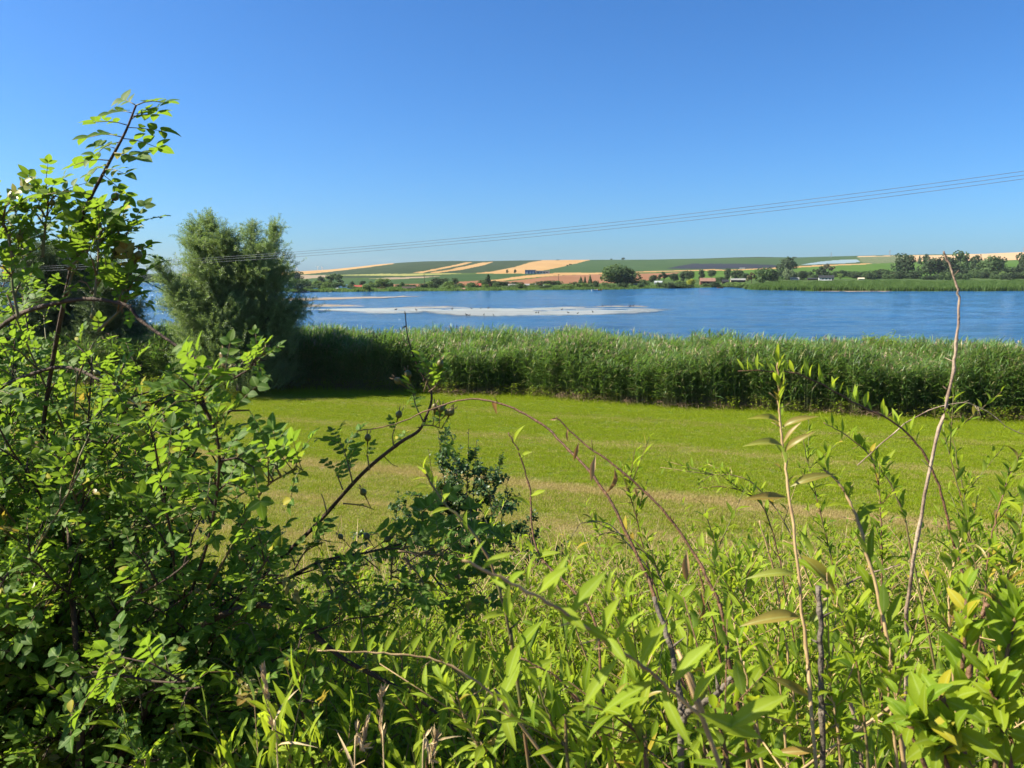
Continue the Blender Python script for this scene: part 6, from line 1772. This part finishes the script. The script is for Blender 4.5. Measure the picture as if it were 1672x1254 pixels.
MORE += [
 ('tall leafy shoot between the closest shoot and the dry-leaved twig', [(1150, 1290, 1.1), (1140, 1190, 1.1), (1125, 1090, 1.1), (1120, 1000, 1.1)], 'pale', .8, 26),
 ('bright shoot just left of the yellowing shoot at the bottom', [(1250, 1290, .95), (1240, 1220, .95), (1225, 1150, .95), (1215, 1080, .95)], 'broad', .55, 22),
 ('bright broad-leaved shoot at the very bottom between the closest shoot and the knotty stem', [(1200, 1310, .85), (1190, 1260, .85), (1175, 1210, .85)], 'broad', .6, 16),
 ('leafy shoot at the bottom edge below the comb-leaved shoot', [(800, 1310, 1.1), (790, 1240, 1.1), (760, 1180, 1.1), (745, 1130, 1.1)], 'pale', .8, 26),
 ('leafy shoot right beside the knotty brown stem', [(1375, 1290, 1.0), (1370, 1220, 1.0), (1360, 1140, 1.0), (1350, 1080, 1.0)], 'broad', .5, 22),
 ('leafy shoot below the pale twig foot', [(1470, 1290, 1.0), (1460, 1200, 1.0), (1450, 1120, 1.0), (1455, 1050, 1.0)], 'broad', .55, 24),
 ('bright shoot leaning right at the bottom centre', [(980, 1300, 1.0), (1000, 1230, 1.0), (1030, 1160, 1.0), (1045, 1120, 1.0)], 'pale', .9, 22),
 ('slim bright shoot left of the grey forked stick', [(1060, 1290, 1.2), (1050, 1150, 1.2), (1035, 1040, 1.2), (1030, 950, 1.2)], 'pale', .8, 30),
 ('slim bright shoot between the yellowing shoot and the grey stick', [(1215, 1150, 1.3), (1210, 1060, 1.3), (1215, 970, 1.3), (1230, 900, 1.3)], 'pale', .8, 28),
]
for lb, c, key, sz, n in MORE:
    pl, p = single('boxthorn_shoot', lb, c, .0026, .0009, rnd.choice(['cane_green', 'twig_tan', 'cane_brown']), m=30, cap=60,
                  leaves=[(.2, 1, n, K(key=key, size=sz, ang=55, up=.4, odd=(.06, 'yellow')))], group=SHOOTS)
    # side twigs
    tws = []
    for q in range(4):
        a, tg = along(p, rnd.uniform(.35, .9)); d = (tg + Vector((rnd.gauss(0, .7), rnd.gauss(0, .7), .3))).normalized() * rnd.uniform(.06, .16)
        tp = [a, a + d * .5, a + d]; tws.append((tp, .0012, .0006)); pl.leafy(tp, .1, 1, 9, key, sz * .8, 50, .4)
    pl.stems[-1][-1].extend(tws)
    pl.build()
# broad-leaved clump bottom right
cl = [[(1585, 1300, .85), (1570, 1180, .85), (1575, 1060, .85), (1580, 960, .85)], [(1530, 1300, .9), (1500, 1220, .9), (1500, 1150, .9), (1510, 1110, .9)], [(1620, 1300, .85), (1630, 1150, .85), (1650, 1040, .85), (1668, 980, .85)],
      [(1600, 1300, .8), (1560, 1200, .8), (1480, 1170, .8)], [(1660, 1300, .8), (1640, 1200, .8), (1610, 1100, .8)], [(1560, 1300, .8), (1540, 1240, .8), (1520, 1190, .8)]]
lbls = ['upright broad-leaved shoot, tallest of the clump in the bottom right corner', 'broad-leaved shoot left in the clump of the bottom right corner', 'broad-leaved shoot at the right edge above the bottom right corner',
        'broad-leaved shoot leaning left from the bottom right corner', 'yellow-green broad-leaved shoot in the middle of the bottom right clump', 'low broad-leaved shoot at the very bottom right']
for c, lb in zip(cl, lbls):
    pl, p = single('broad_leaved_shoot', lb, c, .0036, .0016, 'cane_brown', m=24, cap=60, leaves=[(.25, 1, 24, K(key='broad', size=.62, ang=55, up=.4, face=(-.6, -.5, .5))), (.6, 1, 14, K(key='broad', size=.5, ang=40, up=.4, face=(-.6, -.3, .5)))])
    pl.build()
# bare stems and dead sticks
for lb, c, r0, r1, mt in [
 ('thick knotty brown stem standing upright at the bottom right of centre', [(1345, 1300, 1.0), (1342, 1150, 1.0), (1340, 1050, 1.0), (1337, 957, 1.0)], .0042, .0032, 'bark_grey'),
 ('dead grey forked stick behind the closest shoot', [(1110, 1300, 1.0), (1112, 1160, 1.0), (1095, 1060, 1.02), (1068, 975, 1.05)], .005, .003, 'bark_grey'),
 ('short broken brown stick leaning right at the bottom centre', [(1108, 1185, 1.0), (1128, 1160, .99), (1165, 1138, .97), (1196, 1106, .96)], .0045, .003, 'bark_grey'),
 ('thin pale dead twig rising right across the thicket', [(1345, 980, 1.15), (1400, 945, 1.15), (1470, 922, 1.15)], .002, .001, 'twig_pale'),
 ('brown knotty stem among the broad leaves in the bottom right corner', [(1555, 1290, .9), (1570, 1180, .9), (1590, 1060, .9), (1612, 985, .9)], .004, .003, 'cane_brown'),
 ('pale dry twig arching to the right edge in front of the reeds', [(1400, 760, 1.7), (1480, 690, 1.7), (1560, 658, 1.7), (1610, 670, 1.7), (1650, 700, 1.7), (1700, 720, 1.7)], .0014, .0007, 'twig_pale'),
 ('fine pale twig arching over the meadow beside the hawthorn bush', [(1060, 930, 1.6), (1010, 870, 1.6), (985, 853, 1.6), (950, 855, 1.6), (932, 880, 1.6)], .0012, .0005, 'twig_pale'),
 ('thin brown twig leaning left in front of the broken stick', [(1010, 1250, 1.0), (960, 1170, 1.0), (915, 1110, 1.0), (850, 1075, 1.0)], .0022, .001, 'cane_brown'),
 ('long thin brown stem crossing behind the closest shoot', [(1240, 1260, 1.3), (1200, 1180, 1.3), (1165, 1020, 1.3), (1140, 930, 1.3)], .0028, .0014, 'cane_brown'),
 ('thin tan stem left beside the yellowing shoot', [(1320, 1290, 1.3), (1290, 1100, 1.3), (1262, 930, 1.3), (1240, 850, 1.3)], .0024, .001, 'twig_tan'),
 ('straight dry stem at the bottom right with a crossing twig', [(1412, 1280, 1.2), (1400, 1200, 1.2), (1385, 1135, 1.2)], .0032, .0028, 'twig_pale'),
 ('dry twig lying across the straight dry stem', [(1340, 1235, 1.18), (1400, 1195, 1.18), (1455, 1150, 1.18)], .0022, .0014, 'twig_tan')]:
    pl, p = single('bare_twig', lb, c, r0, r1, mt, 'twig', m=22, drop=None if c[0][1] > 1200 else False, group='dead twigs in the thicket')
    pl.build()
# seeding grasses at the bottom left
def seed_grass(ctrl, D, label):
    base = at(*ctrl[0], D)
    t = thing('seeding_grass', (base.x, base.y, float(ground_z(base.x, base.y))), label, 'grass', 'dry seeding grasses at the bottom edge')
    inv = -t.location
    pts = spline([Vector((base.x, base.y, float(ground_z(base.x, base.y))))] + img([(a, b, D) for a, b in ctrl]), 22)
    mb = MB(); mb.tube([p + inv for p in pts], .0011, 5); mb.build('stem', M['straw'], t, True)
    mb = MB()
    for i in range(60):
        p, tg = along(pts, rnd.uniform(.45, 1.0))
        d = tg * .9 + Vector((rnd.gauss(0, .22), rnd.gauss(0, .22), 0))
        mb.xadd(blade(.016 * rnd.uniform(.7, 1.4), .0032, 2, .5, .1), xf(p + inv, d, (rnd.gauss(0, 1), -1, .2)))
    mb.build('seed_head', M['straw'], t)
    for k in range(2):
        p, tg = along(pts, rnd.uniform(.2, .45))
        mb = MB(); mb.xadd(blade(.055, .004, 4, .3, .8), xf(p + inv, (rnd.uniform(-1, 1), rnd.uniform(-.4, .4), .5), (0, -.4, 1))); mb.build('leaf', M['straw'], t)
seed_grass([(455, 1270), (445, 1190), (436, 1130), (429, 1092)], 1.15, 'dry seeding grass stalk standing farthest left at the bottom')
seed_grass([(580, 1290), (592, 1220), (598, 1180)], 1.1, 'dry grass stalk left one of a close pair at the bottom')
seed_grass([(628, 1290), (624, 1200), (622, 1130)], 1.15, 'dry grass stalk right one of a close pair at the bottom')
seed_grass([(690, 1290), (705, 1240), (712, 1200)], 1.1, 'short dry grass stalk right of the pair at the bottom')

# ------------------------------------------------------------------ the air between here and the hills
hb_ = MB(); hb_.box((0, 1500, -3.0), (9000, 5200, 84))
hm = bpy.data.materials.new('haze'); hm.use_nodes = True
for n in list(hm.node_tree.nodes): hm.node_tree.nodes.remove(n)
pv = hm.node_tree.nodes.new('ShaderNodeVolumePrincipled')
pv.inputs['Color'].default_value = (0.80, 0.89, 1.0, 1)
pv.inputs['Density'].default_value = 0.00006
pv.inputs['Anisotropy'].default_value = 0.2
ho = hm.node_tree.nodes.new('ShaderNodeOutputMaterial')
hm.node_tree.links.new(pv.outputs[0], ho.inputs['Volume'])
hz_o = hb_.build('haze', hm, kind='stuff')
tag(hz_o, 'thin pale summer haze in the air over the lake and hills', 'haze')
